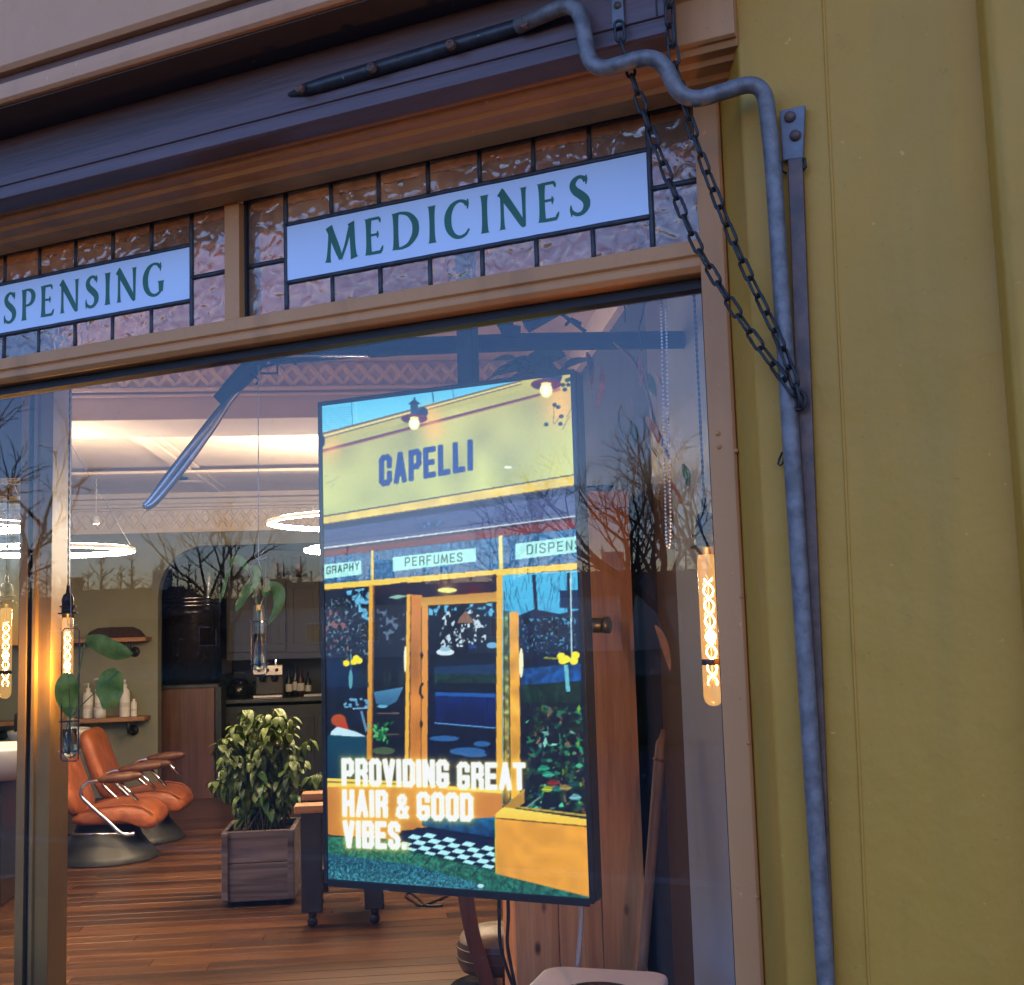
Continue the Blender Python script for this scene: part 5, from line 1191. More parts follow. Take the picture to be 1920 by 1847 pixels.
    # things inside the pictured windows
    poly([(110, 1890), (180, 1880), (330, 1960), (380, 2030), (380, 2060), (112, 2060)], (22, 54, 96)); disc(265, 2010, 13, 62, (110, 170, 180)); line(266, 1820, 266, 1950, 4, (140, 180, 200))
    for x, y in ((300, 1876), (236, 1908), (318, 1892), (285, 1900)): disc(x, y, 22, 20, (236, 222, 70))
    for x, y in ((1610, 1858), (1640, 1875), (1700, 1850), (1620, 1885), (1690, 1885)): disc(x, y, 28, 24, (238, 226, 80))
    line(1500, 1866, 1590, 1872, 12, (150, 160, 70)); line(1640, 1910, 1655, 2080, 26, (120, 190, 200))
    for k in range(16): disc(r2.uniform(225, 375), r2.uniform(2130, 2200), r2.uniform(7, 16), r2.uniform(5, 10), (120, 170, 200))
    line(335, 2210, 370, 2340, 16, (110, 150, 180)); line(280, 2196, 372, 2190, 10, (140, 180, 205))
    poly([(412, 2090), (605, 2056), (560, 2150), (500, 2180), (430, 2165)], (96, 150, 184), (70, 116, 150)); disc(470, 2180, 34, 10, (120, 180, 205)); line(440, 2225, 580, 2222, 9, (120, 110, 100)); line(400, 2360, 580, 2355, 9, (110, 100, 84))
    for x in (330, 365, 485, 515, 580, 600): disc(x, 2000, 11, 55, (46, 62, 66)); line(x, 1930, x, 1950, 8, (46, 62, 66))
    for k in range(34):
        a = r2.uniform(0, 6.28); x = r2.normal(460, 28); y = r2.normal(2350, 30); c_ = [(50, 150, 90), (30, 110, 70), (110, 190, 130)][k % 3]
        line(x, y, x + 26 * math.cos(a), y + 26 * math.sin(a), 13, c_)
    disc(480, 2460, 74, 24, (88, 110, 78))
    disc(190, 2270, 48, 40, (190, 96, 46)); poly([(180, 2300), (240, 2280), (260, 2340), (200, 2330)], (204, 80, 34)); poly([(140, 2345), (180, 2310), (300, 2340), (370, 2372), (140, 2372)], (196, 222, 232)); poly([(118, 2362), (372, 2376), (372, 2650), (122, 2640)], (30, 92, 116), (18, 64, 92))
    # foliage in the right window
    cols = [(60, 170, 130), (30, 120, 100), (110, 210, 170), (190, 150, 130), (40, 100, 80), (150, 210, 200), (130, 190, 70)]
    for k in range(330):
        u = r2.random(); x = r2.uniform(1400, 1770); y = 2170 + u * 660
        if y > 2400 and x < 1400 + (y - 2400) * .0: continue
        a = r2.uniform(0, 3.14); l_ = r2.uniform(20, 50); w_ = r2.uniform(8, 18); c_ = np.array(cols[r2.choice([0, 0, 1, 1, 2, 3, 4, 4, 5, 6])]) * r2.uniform(.3, 1.0)
        ca, sa_ = math.cos(a), math.sin(a)
        poly([(x - l_ * ca, y - l_ * sa_), (x - w_ * sa_, y + w_ * ca), (x + l_ * ca, y + l_ * sa_), (x + w_ * sa_, y - w_ * ca)], c_)
    for a in ((1600, 2320, 1610, 2460), (1550, 2280, 1545, 2420), (1700, 2400, 1690, 2560)): line(*a, 6, (70, 150, 120))
    blend([(1350, 2150), (1770, 2150), (1775, 2850), (1350, 2800)], (14, 24, 48), N8, .5, .62)
    for x, y, c_ in ((1525, 2690, (200, 220, 80)), (1590, 2690, (60, 150, 140)), (1640, 2680, (190, 170, 100)), (1700, 2740, (150, 210, 220)), (1560, 2650, (170, 70, 60)), (1690, 2660, (40, 110, 110)), (1500, 2560, (60, 190, 150)), (1530, 2600, (90, 200, 170))):
        poly([(x - 40, y + 6), (x - 12, y - 20), (x + 22, y - 16), (x + 42, y + 4), (x + 14, y + 20), (x - 16, y + 18)], tuple(v * .8 for v in c_)); line(x - 38, y + 5, x + 40, y + 3, 3, tuple(min(255, v * 1.15) for v in c_))
    line(1390, 2810, 1480, 2740, 12, (120, 150, 150))
    # plinths, step, floor
    poly([(120, 2636), (600, 2650), (640, 2670), (640, 2700), (120, 2700)], (228, 206, 110)); poly([(120, 2690), (640, 2690), (722, 2700), (722, 2950), (600, 2960), (560, 3020), (130, 2995)], (212, 152, 78), (206, 146, 70), noise=N60, amt=.08)
    band(120, 2656, 640, 2664, 8, 8, (120, 100, 44))
    poly([(722, 2670), (1200, 2690), (1200, 2880), (722, 2900)], (214, 152, 80)); band(880, 2680, 1240, 2700, 20, 22, (236, 214, 120)); poly([(1056, 2712), (1240, 2722), (1240, 2870), (1150, 2876), (1056, 2860)], (208, 146, 78)); poly([(722, 2860), (1060, 2880), (1195, 2870), (1195, 3000), (730, 2930)], (52, 120, 160), (30, 74, 122), noise=N8, amt=.2)
    poly([(120, 2990), (560, 3020), (700, 2940), (1200, 3010), (1820, 3390), (1830, 3420), (120, 3290)], (30, 46, 84), (22, 34, 66))
    # chequered step
    o_, e1, e2 = np.array([700., 2960.]), np.array([62., 12.6]), np.array([-31., 22.5])
    for i in range(0, 11):
        for j in range(7):
            if (i + j) % 2 == 0: continue
            q = [o_ + e1 * (i + a) + e2 * (j + b_) for a, b_ in ((0, 0), (1, 0), (1, 1), (0, 1))]
            if max(p_[0] for p_ in q) > 1196 or min(p_[1] for p_ in q) < 2950: q = [(min(p_[0], 1194), max(p_[1], 2950)) for p_ in q]
            poly(q, (184, 232, 240))
    # paving
    poly([(120, 3000), (570, 3020), (640, 3080), (1200, 3200), (1230, 3230), (1840, 3350), (1840, 3480), (120, 3300)], (66, 132, 104), (52, 116, 112), noise=N4, amt=.3)
    poly([(120, 3110), (700, 3180), (1100, 3290), (1140, 3360), (120, 3330)], (48, 104, 124), (80, 140, 150), noise=N2, amt=.5)
    for k in range(11):
        x = 700 + k * 100; y = 3090 + k * 22; line(x, y, x - 50, y + 60, 6, (26, 66, 70))
    line(640, 3085, 1840, 3350, 5, (30, 76, 72)); disc(1105, 3300, 20, 12, (190, 220, 220))
    # right plinth
    poly([(1196, 2850), (1248, 2806), (1800, 2880), (1805, 2925), (1196, 2880)], (236, 212, 112), (230, 196, 92)); poly([(1194, 2876), (1810, 2925), (1830, 3370), (1240, 3232), (1198, 3222)], (226, 170, 78), (218, 164, 76), noise=N20, amt=.05); band(1196, 2872, 1810, 2922, 7, 7, (96, 70, 30)); line(1196, 2870, 1200, 3222, 8, (206, 190, 70)); poly([(1250, 2806), (1380, 2690), (1380, 2780), (1320, 2816)], (188, 150, 74))
    band(1340, 2800, 1790, 2850, 12, 14, (190, 170, 80))
    # lettering
    SK = {'A': [[(0, 0), (.5, 1), (1, 0)], [(.2, .28), (.8, .28)]], 'B': [[(0, 0), (0, 1), (.8, 1), (1, .9), (1, .62), (.8, .52), (0, .52)], [(.8, .52), (1, .42), (1, .1), (.8, 0), (0, 0)]],
      'C': [[(1, .66), (1, .9), (.75, 1), (.25, 1), (0, .9), (0, .1), (.25, 0), (.75, 0), (1, .1), (1, .34)]], 'D': [[(0, 0), (0, 1), (.7, 1), (1, .88), (1, .12), (.7, 0), (0, 0)]], 'E': [[(.95, 1), (0, 1), (0, 0), (.95, 0)], [(0, .5), (.8, .5)]], 'F': [[(.95, 1), (0, 1), (0, 0)], [(0, .5), (.8, .5)]],
      'G': [[(1, .78), (1, .9), (.75, 1), (.25, 1), (0, .9), (0, .1), (.25, 0), (.75, 0), (1, .1), (1, .42), (.6, .42)]], 'H': [[(0, 0), (0, 1)], [(1, 0), (1, 1)], [(0, .5), (1, .5)]], 'I': [[(.5, 0), (.5, 1)]], 'L': [[(0, 1), (0, 0), (.9, 0)]],
      'M': [[(0, 0), (.1, 1), (.5, .1), (.9, 1), (1, 0)]], 'N': [[(0, 0), (0, 1), (1, 0), (1, 1)]], 'O': [[(.25, 0), (0, .1), (0, .9), (.25, 1), (.75, 1), (1, .9), (1, .1), (.75, 0), (.25, 0)]], 'P': [[(0, 0), (0, 1), (.75, 1), (1, .9), (1, .55), (.75, .44), (0, .44)]],
      'R': [[(0, 0), (0, 1), (.75, 1), (1, .9), (1, .6), (.75, .5), (0, .5)], [(.7, .5), (1, .3), (1, 0)]], 'S': [[(1, .8), (1, .9), (.75, 1), (.25, 1), (0, .9), (0, .68), (.2, .57), (.8, .43), (1, .32), (1, .1), (.75, 0), (.25, 0), (0, .1), (0, .2)]], 'T': [[(0, 1), (1, 1)], [(.5, 0), (.5, 1)]], 'U': [[(0, 1), (0, .1), (.25, 0), (.75, 0), (1, .1), (1, 1)]],
      'V': [[(0, 1), (.5, 0), (1, 1)]], 'Y': [[(0, 1), (.5, .5), (1, 1)], [(.5, .5), (.5, 0)]], '&': [[(1, 0), (.2, .72), (.2, .9), (.4, 1), (.62, 1), (.78, .88), (.72, .7), (.08, .36), (0, .1), (.25, 0), (.6, 0), (1, .42)]], '.': [[(.0, 0), (.0, .02)]], ' ': []}
    def text(tx, p0, p1, up, hw, col, gap=.32, wI=.0, glowc=None):
        """p0,p1: left and right foot of the line, up: foot->head of the capitals at the left; hw: half stroke in photo-crop units"""
        wid = [(.0 if c in 'I.' else .8 if c == ' ' else 1.45 if c == 'M' else 1) for c in tx]; tot = sum(wid) + gap * (len(tx) - 1)
        p0, p1, up = np.array(p0, float), np.array(p1, float), np.array(up, float); ln = np.hypot(*(p1 - p0)); e = (p1 - p0) / ln
        ink = hw * 2; unit = (ln - ink * len(tx)) / tot; segs = []; x = 0
        q0 = A7([p0, p0 + e, p0 + np.array([0, 1])]); scale = np.hypot(*(q0[1] - q0[0]))
        for c, w_ in zip(tx, wid):
            for st in SK[c]:
                pts = [p0 + e * (x + hw + (a if c != 'I' else 0) * w_ * unit) + up * (b_ * (1 - 2 * hw / np.hypot(*up)) + hw / np.hypot(*up)) for a, b_ in st]
                P = A7(pts); segs += list(zip(P[:-1], P[1:]))
            x += w_ * unit + ink + gap * unit
        D = np.full(img.shape[:2], 1e9); r_ = hw * scale; m_ = r_ + (26 if glowc is not None else 3)
        for a, b_ in segs:
            x0, x1 = int(max(0, min(a[0], b_[0]) - m_)), int(min(W2_, max(a[0], b_[0]) + m_ + 1)); y0, y1 = int(max(0, min(a[1], b_[1]) - m_)), int(min(H2_, max(a[1], b_[1]) + m_ + 1))
            if x1 <= x0 or y1 <= y0: continue
            X, Y = xx[y0:y1, x0:x1], yy[y0:y1, x0:x1]; d = b_ - a; L2 = d @ d + 1e-9; t_ = np.clip(((X - a[0]) * d[0] + (Y - a[1]) * d[1]) / L2, 0, 1)
            px_, py_ = X - a[0] - t_ * d[0], Y - a[1] - t_ * d[1]
            u_ = d / np.sqrt(L2); al = np.abs(px_ * u_[0] + py_ * u_[1]); ac = np.abs(-px_ * u_[1] + py_ * u_[0])
            dd = np.maximum(al, ac) * .65 + np.hypot(px_, py_) * .35
            D[y0:y1, x0:x1] = np.minimum(D[y0:y1, x0:x1], dd)
        if glowc is not None:
            g = np.exp(-np.clip(D - r_, 0, 60) / 6.)[..., None] * .6; img[:] = img * (1 - g) + np.array(glowc, float) * g
        a_ = np.clip(r_ - D + .5, 0, 1)[..., None]; img[:] = img * (1 - a_) + np.array(col, float) * a_
    text('CAPELLI', (437, 782), (1040, 675), (-3, -196), 16.5, (26, 62, 140), .24)
    text('PERFUMES', (608, 1292), (976, 1258), (-1, -56), 3.0, (40, 86, 78), .55); text('GRAPHY', (102, 1344), (312, 1312), (0, -48), 3.2, (40, 86, 78), .45); text('DISPENS', (1388, 1214), (1735, 1178), (0, -62), 3.2, (40, 86, 78), .55)
    disc(1265, 658, 26, 8, (250, 250, 214))
    WH, GLW = (236, 255, 236), (248, 214, 110)
    text('PROVIDING', (214, 2682), (900, 2688), (-4, -172), 16, WH, .16, glowc=GLW); text('GREAT', (952, 2700), (1388, 2700), (-3, -172), 16, WH, .16, glowc=GLW)
    text('HAIR', (220, 2876), (512, 2880), (-4, -170), 16, WH, .16, glowc=GLW); text('&', (562, 2884), (646, 2884), (-3, -150), 13, WH, .16, glowc=GLW); text('GOOD', (696, 2892), (1056, 2898), (-3, -174), 16, WH, .16, glowc=GLW)
    text('VIBES.', (226, 3070), (632, 3078), (-4, -170), 16, WH, .16, glowc=GLW)
    img[:] = img * (1 + .07 * (N2 - .5)[..., None])
    lum = img.mean(2, keepdims=True); img[:] = img * (.62 + .46 * np.clip(lum / 190, 0, 1) ** .8)
    im = img.reshape(GH, 2, GW, 2, 3).mean((1, 3)); im = np.clip(im, 0, 255) / 255; g_ = im.mean(2, keepdims=True); im = np.clip(g_ + (im - g_) * 1.18, 0, 1); im = im ** 1.12
    im = np.where(im <= .04045, im / 12.92, ((im + .055) / 1.055) ** 2.4)
    return im
pic = screen_picture()
GH, GW = pic.shape[:2]
gx, gz = np.meshgrid(np.linspace(-w2, w2, GW), np.linspace(h2, -h2, GH))
vs = np.stack([gx.ravel() + SCN.x, np.full(gx.size, SCN.y), gz.ravel() + SCN.z], 1) - np.array(scr['_o'])
idx = np.arange(GH * GW).reshape(GH, GW)
quads = np.stack([idx[1:, :-1], idx[1:, 1:], idx[:-1, 1:], idx[:-1, :-1]], -1).reshape(-1, 4)
me = bpy.data.meshes.new('lit_panel'); me.vertices.add(len(vs)); me.vertices.foreach_set('co', vs.astype(np.float32).ravel())
me.loops.add(quads.size); me.loops.foreach_set('vertex_index', quads.ravel().astype(np.int32)); me.polygons.add(len(quads)); me.polygons.foreach_set('loop_start', np.arange(0, quads.size, 4, dtype=np.int32)); me.update(calc_edges=True)
ca = me.color_attributes.new('picture', 'FLOAT_COLOR', 'POINT'); ca.data.foreach_set('color', np.c_[pic.reshape(-1, 3), np.ones(GH * GW)].astype(np.float32).ravel())
m, n, l, b = nodes('lit_panel'); at_ = n.new('ShaderNodeAttribute'); at_.attribute_name = 'picture'
l.new(at_.outputs['Color'], b.inputs['Emission Color']); m.cycles.emission_sampling = 'NONE'; b.inputs['Emission Strength'].default_value = 1.0 * K; b.inputs['Base Color'].default_value = (.01, .01, .012, 1); b.inputs['Roughness'].default_value = .3
me.materials.append(m); o = bpy.data.objects.new('lit_panel', me); COL.objects.link(o); o.parent = scr

# ------------------------------------------------------------------ pole rack under the ceiling with the chrome loop
TR = 3.15
pr = thing('pole_rack', tuple(atT(880, 650, TR)), 'dark horizontal pole above the screen with clamps and chrome loop arm', 'pole rack')
DULLCHROME = mat('dull_chrome', (.34, .35, .4), (.2, .21, .25), rough=.3, metal=1, scale=12)
RACK = mat('rack_black', (.01, .011, .014), (.014, .015, .018), rough=.8, spec=.1)
mb = MB(); mb.tube([atT(505, 668, TR), atT(700, 652, TR), atT(1000, 641, TR), atT(1285, 637, TR)], .024, 14); mb.build('pole', RACK, pr)
mb = MB(); mb.tube([atT(692, 650, TR - .002), atT(752, 645, TR - .002)], .031, 16); mb.build('clamp', RACK, pr)
mb = MB(); mb.tube([atT(*p) for p in ((640, 645, TR - .02), (665, 632, TR - .03), (700, 622, TR - .03), (730, 618, TR - .03), (755, 632, TR - .03))], .007, 6); mb.build('lever', RACK, pr)
mb = MB(); mb.tube([atT(*p) for p in ((500, 655, TR - .03), (470, 690, TR - .03), (440, 722, TR - .03), (408, 752, TR - .03))], [.022, .026, .024, .016], 10); mb.build('grip', RACK, pr)
mb = MB(); mb.tube([atT(*p) for p in ((448, 680, TR - .03), (433, 675, TR - .03), (426, 662, TR - .03))], .006, 6); mb.build('brake_hook', RACK, pr)
for a in (((490, 690), (545, 672), (555, 684)), ((520, 676), (520, 700), (488, 700)), ((470, 700), (485, 712), (480, 722))):
    mb = MB(); mb.tube([atT(x, y, TR - .05) for x, y in a], .0035, 6); mb.build('bracket_rod', RACK, pr)
mb = MB(); mb.tube([atT(*p) for p in ((522, 668, TR - .04), (690, 667, TR - .04))], .0025, 6); mb.build('chrome_wire', CHROME, pr)
loop = [(478, 693), (440, 740), (400, 790), (350, 850), (305, 910), (281, 940), (273, 948), (280, 949), (300, 932), (350, 870), (400, 800), (430, 752), (458, 715)]
lp = cat_rom([tuple(atT(x, y, TR - .03)) for x, y in loop], 5)
mb = MB(); mb.tube([Vector(v) for v in lp], [.009] * len(lp), 8); mb.build('chrome_loop', DULLCHROME, pr)
mb = MB(); mb.tube([Vector(v) for v in cat_rom([tuple(atT(x, y, TR - .01)) for x, y in ((470, 705), (415, 765), (360, 835), (310, 900), (283, 938))], 5)], .0095, 8); mb.build('blade', mat('steel_blade', (.06, .063, .08), None, rough=.3, metal=1), pr)
mb = MB(); mb.tube([atT(x, y, TR - .05) for x, y in ((968, 560), (958, 590), (945, 608), (952, 622), (975, 624))], [.014, .016, .024, .022, .018], 10); mb.build('saddle_clamp', RACK, pr)
mb = MB(); a, b_ = atT(985, 612, TR - .05), atT(1115, 538, TR - .05); mb.tube([a, b_], .021, 4); mb.build('brace', RACK, pr, bevel=.002)
for a in (((1015, 560), (1055, 590), (1098, 622)), ((1060, 610), (1072, 598), (1090, 608))):
    mb = MB(); mb.tube([atT(x, y, TR - .08) for x, y in a], .005, 6); mb.build('cable', RACK, pr)
for a in (((1150, 530), (1170, 570), (1172, 605)), ((1200, 525), (1210, 560), (1198, 620), (1203, 660))):
    mb = MB(); mb.tube([Vector(v) for v in cat_rom([tuple(atT(x, y, TR - .3)) for x, y in a], 6)], .0022, 5); mb.build('thin_cable', BLACK, pr)

# hanging dry plant at the right
hp = thing('hanging_plant', tuple(atT(1240, 780, 2.9)), 'drooping dry leafy stems hanging between screen and right jamb', 'plant')
HL = [leaf_mesh('leaf', DRYLEAF, .20, .022, .35, .3, 8), leaf_mesh('leaf', LEAF, .16, .03, .3, .4, 8), leaf_mesh('leaf', DRYLEAF, .15, .018, .4, .2, 8)]
pr2 = random.Random(9)
mb = MB(); mb.tube([Vector(v) for v in cat_rom([tuple(atT(x, y, 2.9)) for x, y in ((1150, 640), (1190, 680), (1215, 740), (1230, 800), (1255, 860))], 6)], .004, 6); mb.build('stem', STEM, hp)
for x, y, dx, dz in ((1195, 668, .2, -1), (1205, 690, .35, -1), (1216, 700, .1, -1), (1228, 700, .5, -1), (1180, 740, .35, -1), (1185, 790, .3, -1), (1165, 760, -.25, -1), (1210, 780, .5, -1), (1225, 840, .4, -.8), (1270, 800, .35, -1), (1280, 870, .4, -1), (1100, 660, .2, -1), (1130, 690, -.1, -1), (1245, 760, .2, -1), (1200, 850, -.4, -1), (1255, 900, .5, -1), (1215, 835, .75, -1), (1228, 1172, .5, -1)):
    t_ = pr2.uniform(2.75, 3.0); d = E1 * dx + E2 * pr2.uniform(-.4, .2) + ZV * dz
    put(HL[pr2.randrange(3)], 'leaf', hp, atT(x, y, t_), d, s=pr2.uniform(.35, .6), roll=pr2.uniform(-.8, .8))
hq = thing('shelf_plant', tuple(atT(975, 700, 3.5)), 'dark leafy plant behind the pole just above the screen', 'plant')
mb = MB(); mb.tube([atT(975, 705, 3.5), atT(1000, 672, 3.5)], .01, 6); mb.build('stem', STEM, hq)
for k in range(34):
    a = pr2.uniform(0, 6.28); put(HL[1], 'leaf', hq, atT(pr2.uniform(960, 1060), pr2.uniform(672, 705), 3.5), Vector((math.cos(a), math.sin(a), pr2.uniform(-.6, .5))), s=pr2.uniform(.4, .9), roll=pr2.uniform(-1, 1))

# ------------------------------------------------------------------ pine cupboard, stick, purifier, bench, stool, cables
TPI = 4.0
pc = thing('pine_cupboard', tuple(I(.58, TPI + .25, FLOOR)), 'tall knotty pine cupboard standing behind the screen at right', 'cupboard')
sL = sz(966, 1750, TPI)[0]; sR = SW - .036; zt_ = sz(1150, 919, TPI)[1]
mb = MB(); mb.ibox(sL, sR, TPI + .022, TPI + .5, FLOOR, zt_); mb.build('carcass', PINE, pc, bevel=.003)
for k in range(3):
    a = sL + (sR - sL) * k / 3; b_ = sL + (sR - sL) * (k + 1) / 3
    mb = MB(); mb.ibox(a + .0012, b_ - .0012, TPI, TPI + .021, FLOOR + .002, zt_ - .062); mb.build('plank', PINE, pc, bevel=.002)
mb = MB(); mb.ibox(sL - .004, sR, TPI - .006, TPI + .021, zt_ - .06, zt_ - .002); mb.build('top_rail', PINE, pc, bevel=.003)
it = thing('flat_iron', tuple(I(.66, TPI + .1, zt_)), 'dark hair straightener lying on the pine cupboard', 'hair tool')
mb = MB(); a, b_ = sz(1085, 905, TPI + .1)[0], sz(1150, 905, TPI + .1)[0]; mb.tube([I(a, TPI + .1, zt_ + .016), I((a + b_) / 2, TPI + .1, zt_ + .017), I(b_ - .03, TPI + .1, zt_ + .02), I(b_, TPI + .1, zt_ + .019)], [.013, .011, .012, .009], 10); mb.build('body', BLACK, it)
bs = thing('bamboo_stick', tuple(atT(1198, 1830, 3.25)), 'old wooden stick leaning against the dark wall by the cupboard', 'stick')
mb = MB(); mb.tube([atT(1246, 1368, 3.25), atT(1242, 1385, 3.25), atT(1239, 1392, 3.25), atT(1235, 1440, 3.25), atT(1222, 1600, 3.22), atT(1205, 1800, 3.2), atT(1190, 1980, 3.18)], [.008, .009, .013, .0145, .014, .0135, .013], 10); mb.build('shaft', wood('stick_wood', (.2, .13, .085), (.14, .09, .06), (.08, .05, .035), axis=2, rough=.6), bs)
mb = MB(); mb.tube([atT(1236, 1422, 3.248), atT(1235, 1427, 3.248)], .0162, 10); mb.build('collar', OLDIRON, bs)
# purifier
pc0 = atT(1112, 1846, 2.9)
pu = thing('air_purifier', (pc0.x, pc0.y, FLOOR), 'white rounded air purifier with round black grille under the screen', 'air purifier')
zt2 = pc0.z - .005; PM = Matrix.Translation((pc0.x, pc0.y, 0)) @ Matrix.Rotation(R(8), 4, 'Z')
def rrect(hw, hd, r_, n=6):
    out = []
    for (cx, cy, a0) in ((hw - r_, hd - r_, 0), (-hw + r_, hd - r_, 90), (-hw + r_, -hd + r_, 180), (hw - r_, -hd + r_, 270)):
        for k in range(n + 1): a = R(a0 + 90 * k / n); out.append((cx + r_ * math.cos(a), cy + r_ * math.sin(a)))
    return out
def slab(name, hw, hd, r_, z0, z1, m, bev=0):
    P = rrect(hw, hd, r_); mb = MB(); nn = len(P); mb.add([PM @ Vector((x, y, z)) for z in (z0, z1) for x, y in P], [(i, (i + 1) % nn, nn + (i + 1) % nn, nn + i) for i in range(nn)] + [tuple(range(nn - 1, -1, -1)), tuple(range(nn, 2 * nn))]); return mb.build(name, m, pu, bevel=bev)
WHT = mat('white_plastic', (.72, .68, .66), (.69, .65, .63), rough=.4)
slab('body', .15, .15, .045, FLOOR, zt2 - .034, BLACK, .002); slab('lid', .155, .155, .05, zt2 - .033, zt2, WHT, .008)
c = Vector((pc0.x, pc0.y, zt2)) - E2 * .055
mb = MB(); mb.lathe([(.0001, .0006), (.084, .0006), (.088, .002), (.09, .0006)], c, 40); gr = mb.build('grille', BLACK, pu)
for k in range(2):
    a = R(62 + 90 * k); mb = MB(); d = Vector((math.cos(a), math.sin(a), 0)); mb.tube([c - d * .084 + ZV * .003, c + d * .084 + ZV * .003], .0012, 4); mb.build('grille_bar', mat('grey_plastic', (.4, .4, .42), None, rough=.5), gr)
# low bench chair
TBn = 6.2
bn = thing('armchair_on_castors', tuple(I(-.34, TBn + .2, FLOOR)), 'dark legged wooden armchair on castors beside the planter, behind the screen', 'armchair')
sl0, zt_ = sz(563, 1512, TBn); sl1, _ = sz(602, 1512, TBn); DK = mat('ebonised_wood', (.022, .02, .022), (.016, .015, .016), rough=.5, scale=10)
def leg(a0, a1, tt0, ztop, zb=FLOOR + .075, lean=0):
    mb = MB(); M = [I(a, t_, z) for z, ln_ in ((zb, lean), (ztop, 0)) for a, t_ in ((a0 + ln_, tt0), (a1 + ln_, tt0), (a1 + ln_, tt0 + .06), (a0 + ln_, tt0 + .06))]
    mb.add(M, [(0, 3, 2, 1), (4, 5, 6, 7), (0, 1, 5, 4), (1, 2, 6, 5), (2, 3, 7, 6), (3, 0, 4, 7)]); g = mb.build('leg', DK, bn, bevel=.004)
    q = I((a0 + a1) / 2 + lean, tt0 + .03, FLOOR + .026)
    mb = MB(); mb.lathe([(.0001, -.012), (.02, -.012), (.026, -.005), (.026, .005), (.02, .012), (.0001, .012)], q, 14, IR @ Matrix.Rotation(R(90), 4, 'X')); mb.build('castor', BLACK, g)
    mb = MB(); mb.tube([q + ZV * .022, q + ZV * .05], .02, 10); mb.build('castor_stem', BLACK, g)
leg(sl0, sl1 - .0, TBn, zt_ - .035)
a0 = sz(678, 1690, TBn)[0]; leg(a0, a0 + .095, TBn, zt_ - .1, lean=.015); leg(sl0, sl1, TBn + .45, zt_ - .035); leg(a0 + .03, a0 + .11, TBn + .45, zt_ - .1)
mb = MB(); mb.ibox(sl0 - .03, a0 + .16, TBn - .02, TBn + .1, zt_ - .034, zt_ + .004); mb.build('arm_board', SHELFWOOD, bn, bevel=.004)
mb = MB(); mb.ibox(sl0 - .03, a0 + .16, TBn + .43, TBn + .55, zt_ - .034, zt_ + .004); mb.build('arm_board', SHELFWOOD, bn, bevel=.004)
for k in range(4):
    za = FLOOR + .3 + .07 * k
    mb = MB(); mb.ibox(sl0 + .09, a0 + .0, TBn + .47 - .0, TBn + .49, za, za + .062); mb.build('slat', SHELFWOOD, bn, bevel=.003)
mb = MB(); mb.ibox(sl0 + .005, a0 + .09, TBn + .0605, TBn + .4495, FLOOR + .2, FLOOR + .27); mb.build('seat_frame', DK, bn, bevel=.004)
# stool
TSt = 5.0
cs_, zs_ = sz(935, 1735, TSt); c = I(cs_, TSt, 0)
stl = thing('salon_stool', tuple(I(cs_, TSt, FLOOR)), 'round salon stool with beige seat and bent wooden back under the screen', 'stool')
BEI = mat('beige_leather', (.20, .15, .10), (.16, .12, .08), rough=.45, scale=8, bump=.0006, bscale=90)
BRL = mat('brown_leather', (.085, .05, .035), (.06, .036, .026), rough=.4, scale=8)
zt_ = zs_
mb = MB(); mb.lathe([(.0001, zt_), (.1, zt_ - .005), (.15, zt_ - .025), (.162, zt_ - .05)], c, 32); mb.build('seat_top', BEI, stl)
mb = MB(); mb.lathe([(.163, zt_ - .0505), (.17, zt_ - .08), (.168, zt_ - .13), (.155, zt_ - .16), (.0001, zt_ - .165)], c, 32); mb.build('seat_drum', BRL, stl)
for z_ in (.07, .11):
    mb = MB(); mb.tube([c + Vector((.172 * math.cos(2 * math.pi * k / 32), .172 * math.sin(2 * math.pi * k / 32), zt_ - z_)) for k in range(32)], .004, 6, closed=True); mb.build('piping', BRL, stl)
mb = MB(); mb.lathe([(.025, zt_ - .166), (.025, FLOOR + .03)], c, 16); mb.build('column', CHROME, stl)
mb = MB(); mb.lathe([(.0001, FLOOR + .03), (.2, FLOOR + .025), (.21, FLOOR + .012), (.21, FLOOR)], c, 40); mb.build('foot_disc', mat('black_lacquer', (.015, .015, .016), None, rough=.15), stl)
mb = MB(); pth = [Vector(v) for v in cat_rom([tuple(atT(x, y, TSt - .2)) for x, y in ((868, 1640), (876, 1700), (888, 1760), (905, 1815), (915, 1850))], 5)]
vs = []
for q in pth:
    for dx, dt in ((-.03, 0), (.03, 0), (.03, .02), (-.03, .02)): vs.append(q + E1 * dx + E2 * dt)
mb.add(vs, [(i * 4 + k, i * 4 + (k + 1) % 4, i * 4 + 4 + (k + 1) % 4, i * 4 + 4 + k) for i in range(len(pth) - 1) for k in range(4)] + [(3, 2, 1, 0), tuple(len(pth) * 4 - 4 + k for k in range(4))]); mb.build('bent_back', WALNUT, stl, bevel=.004)
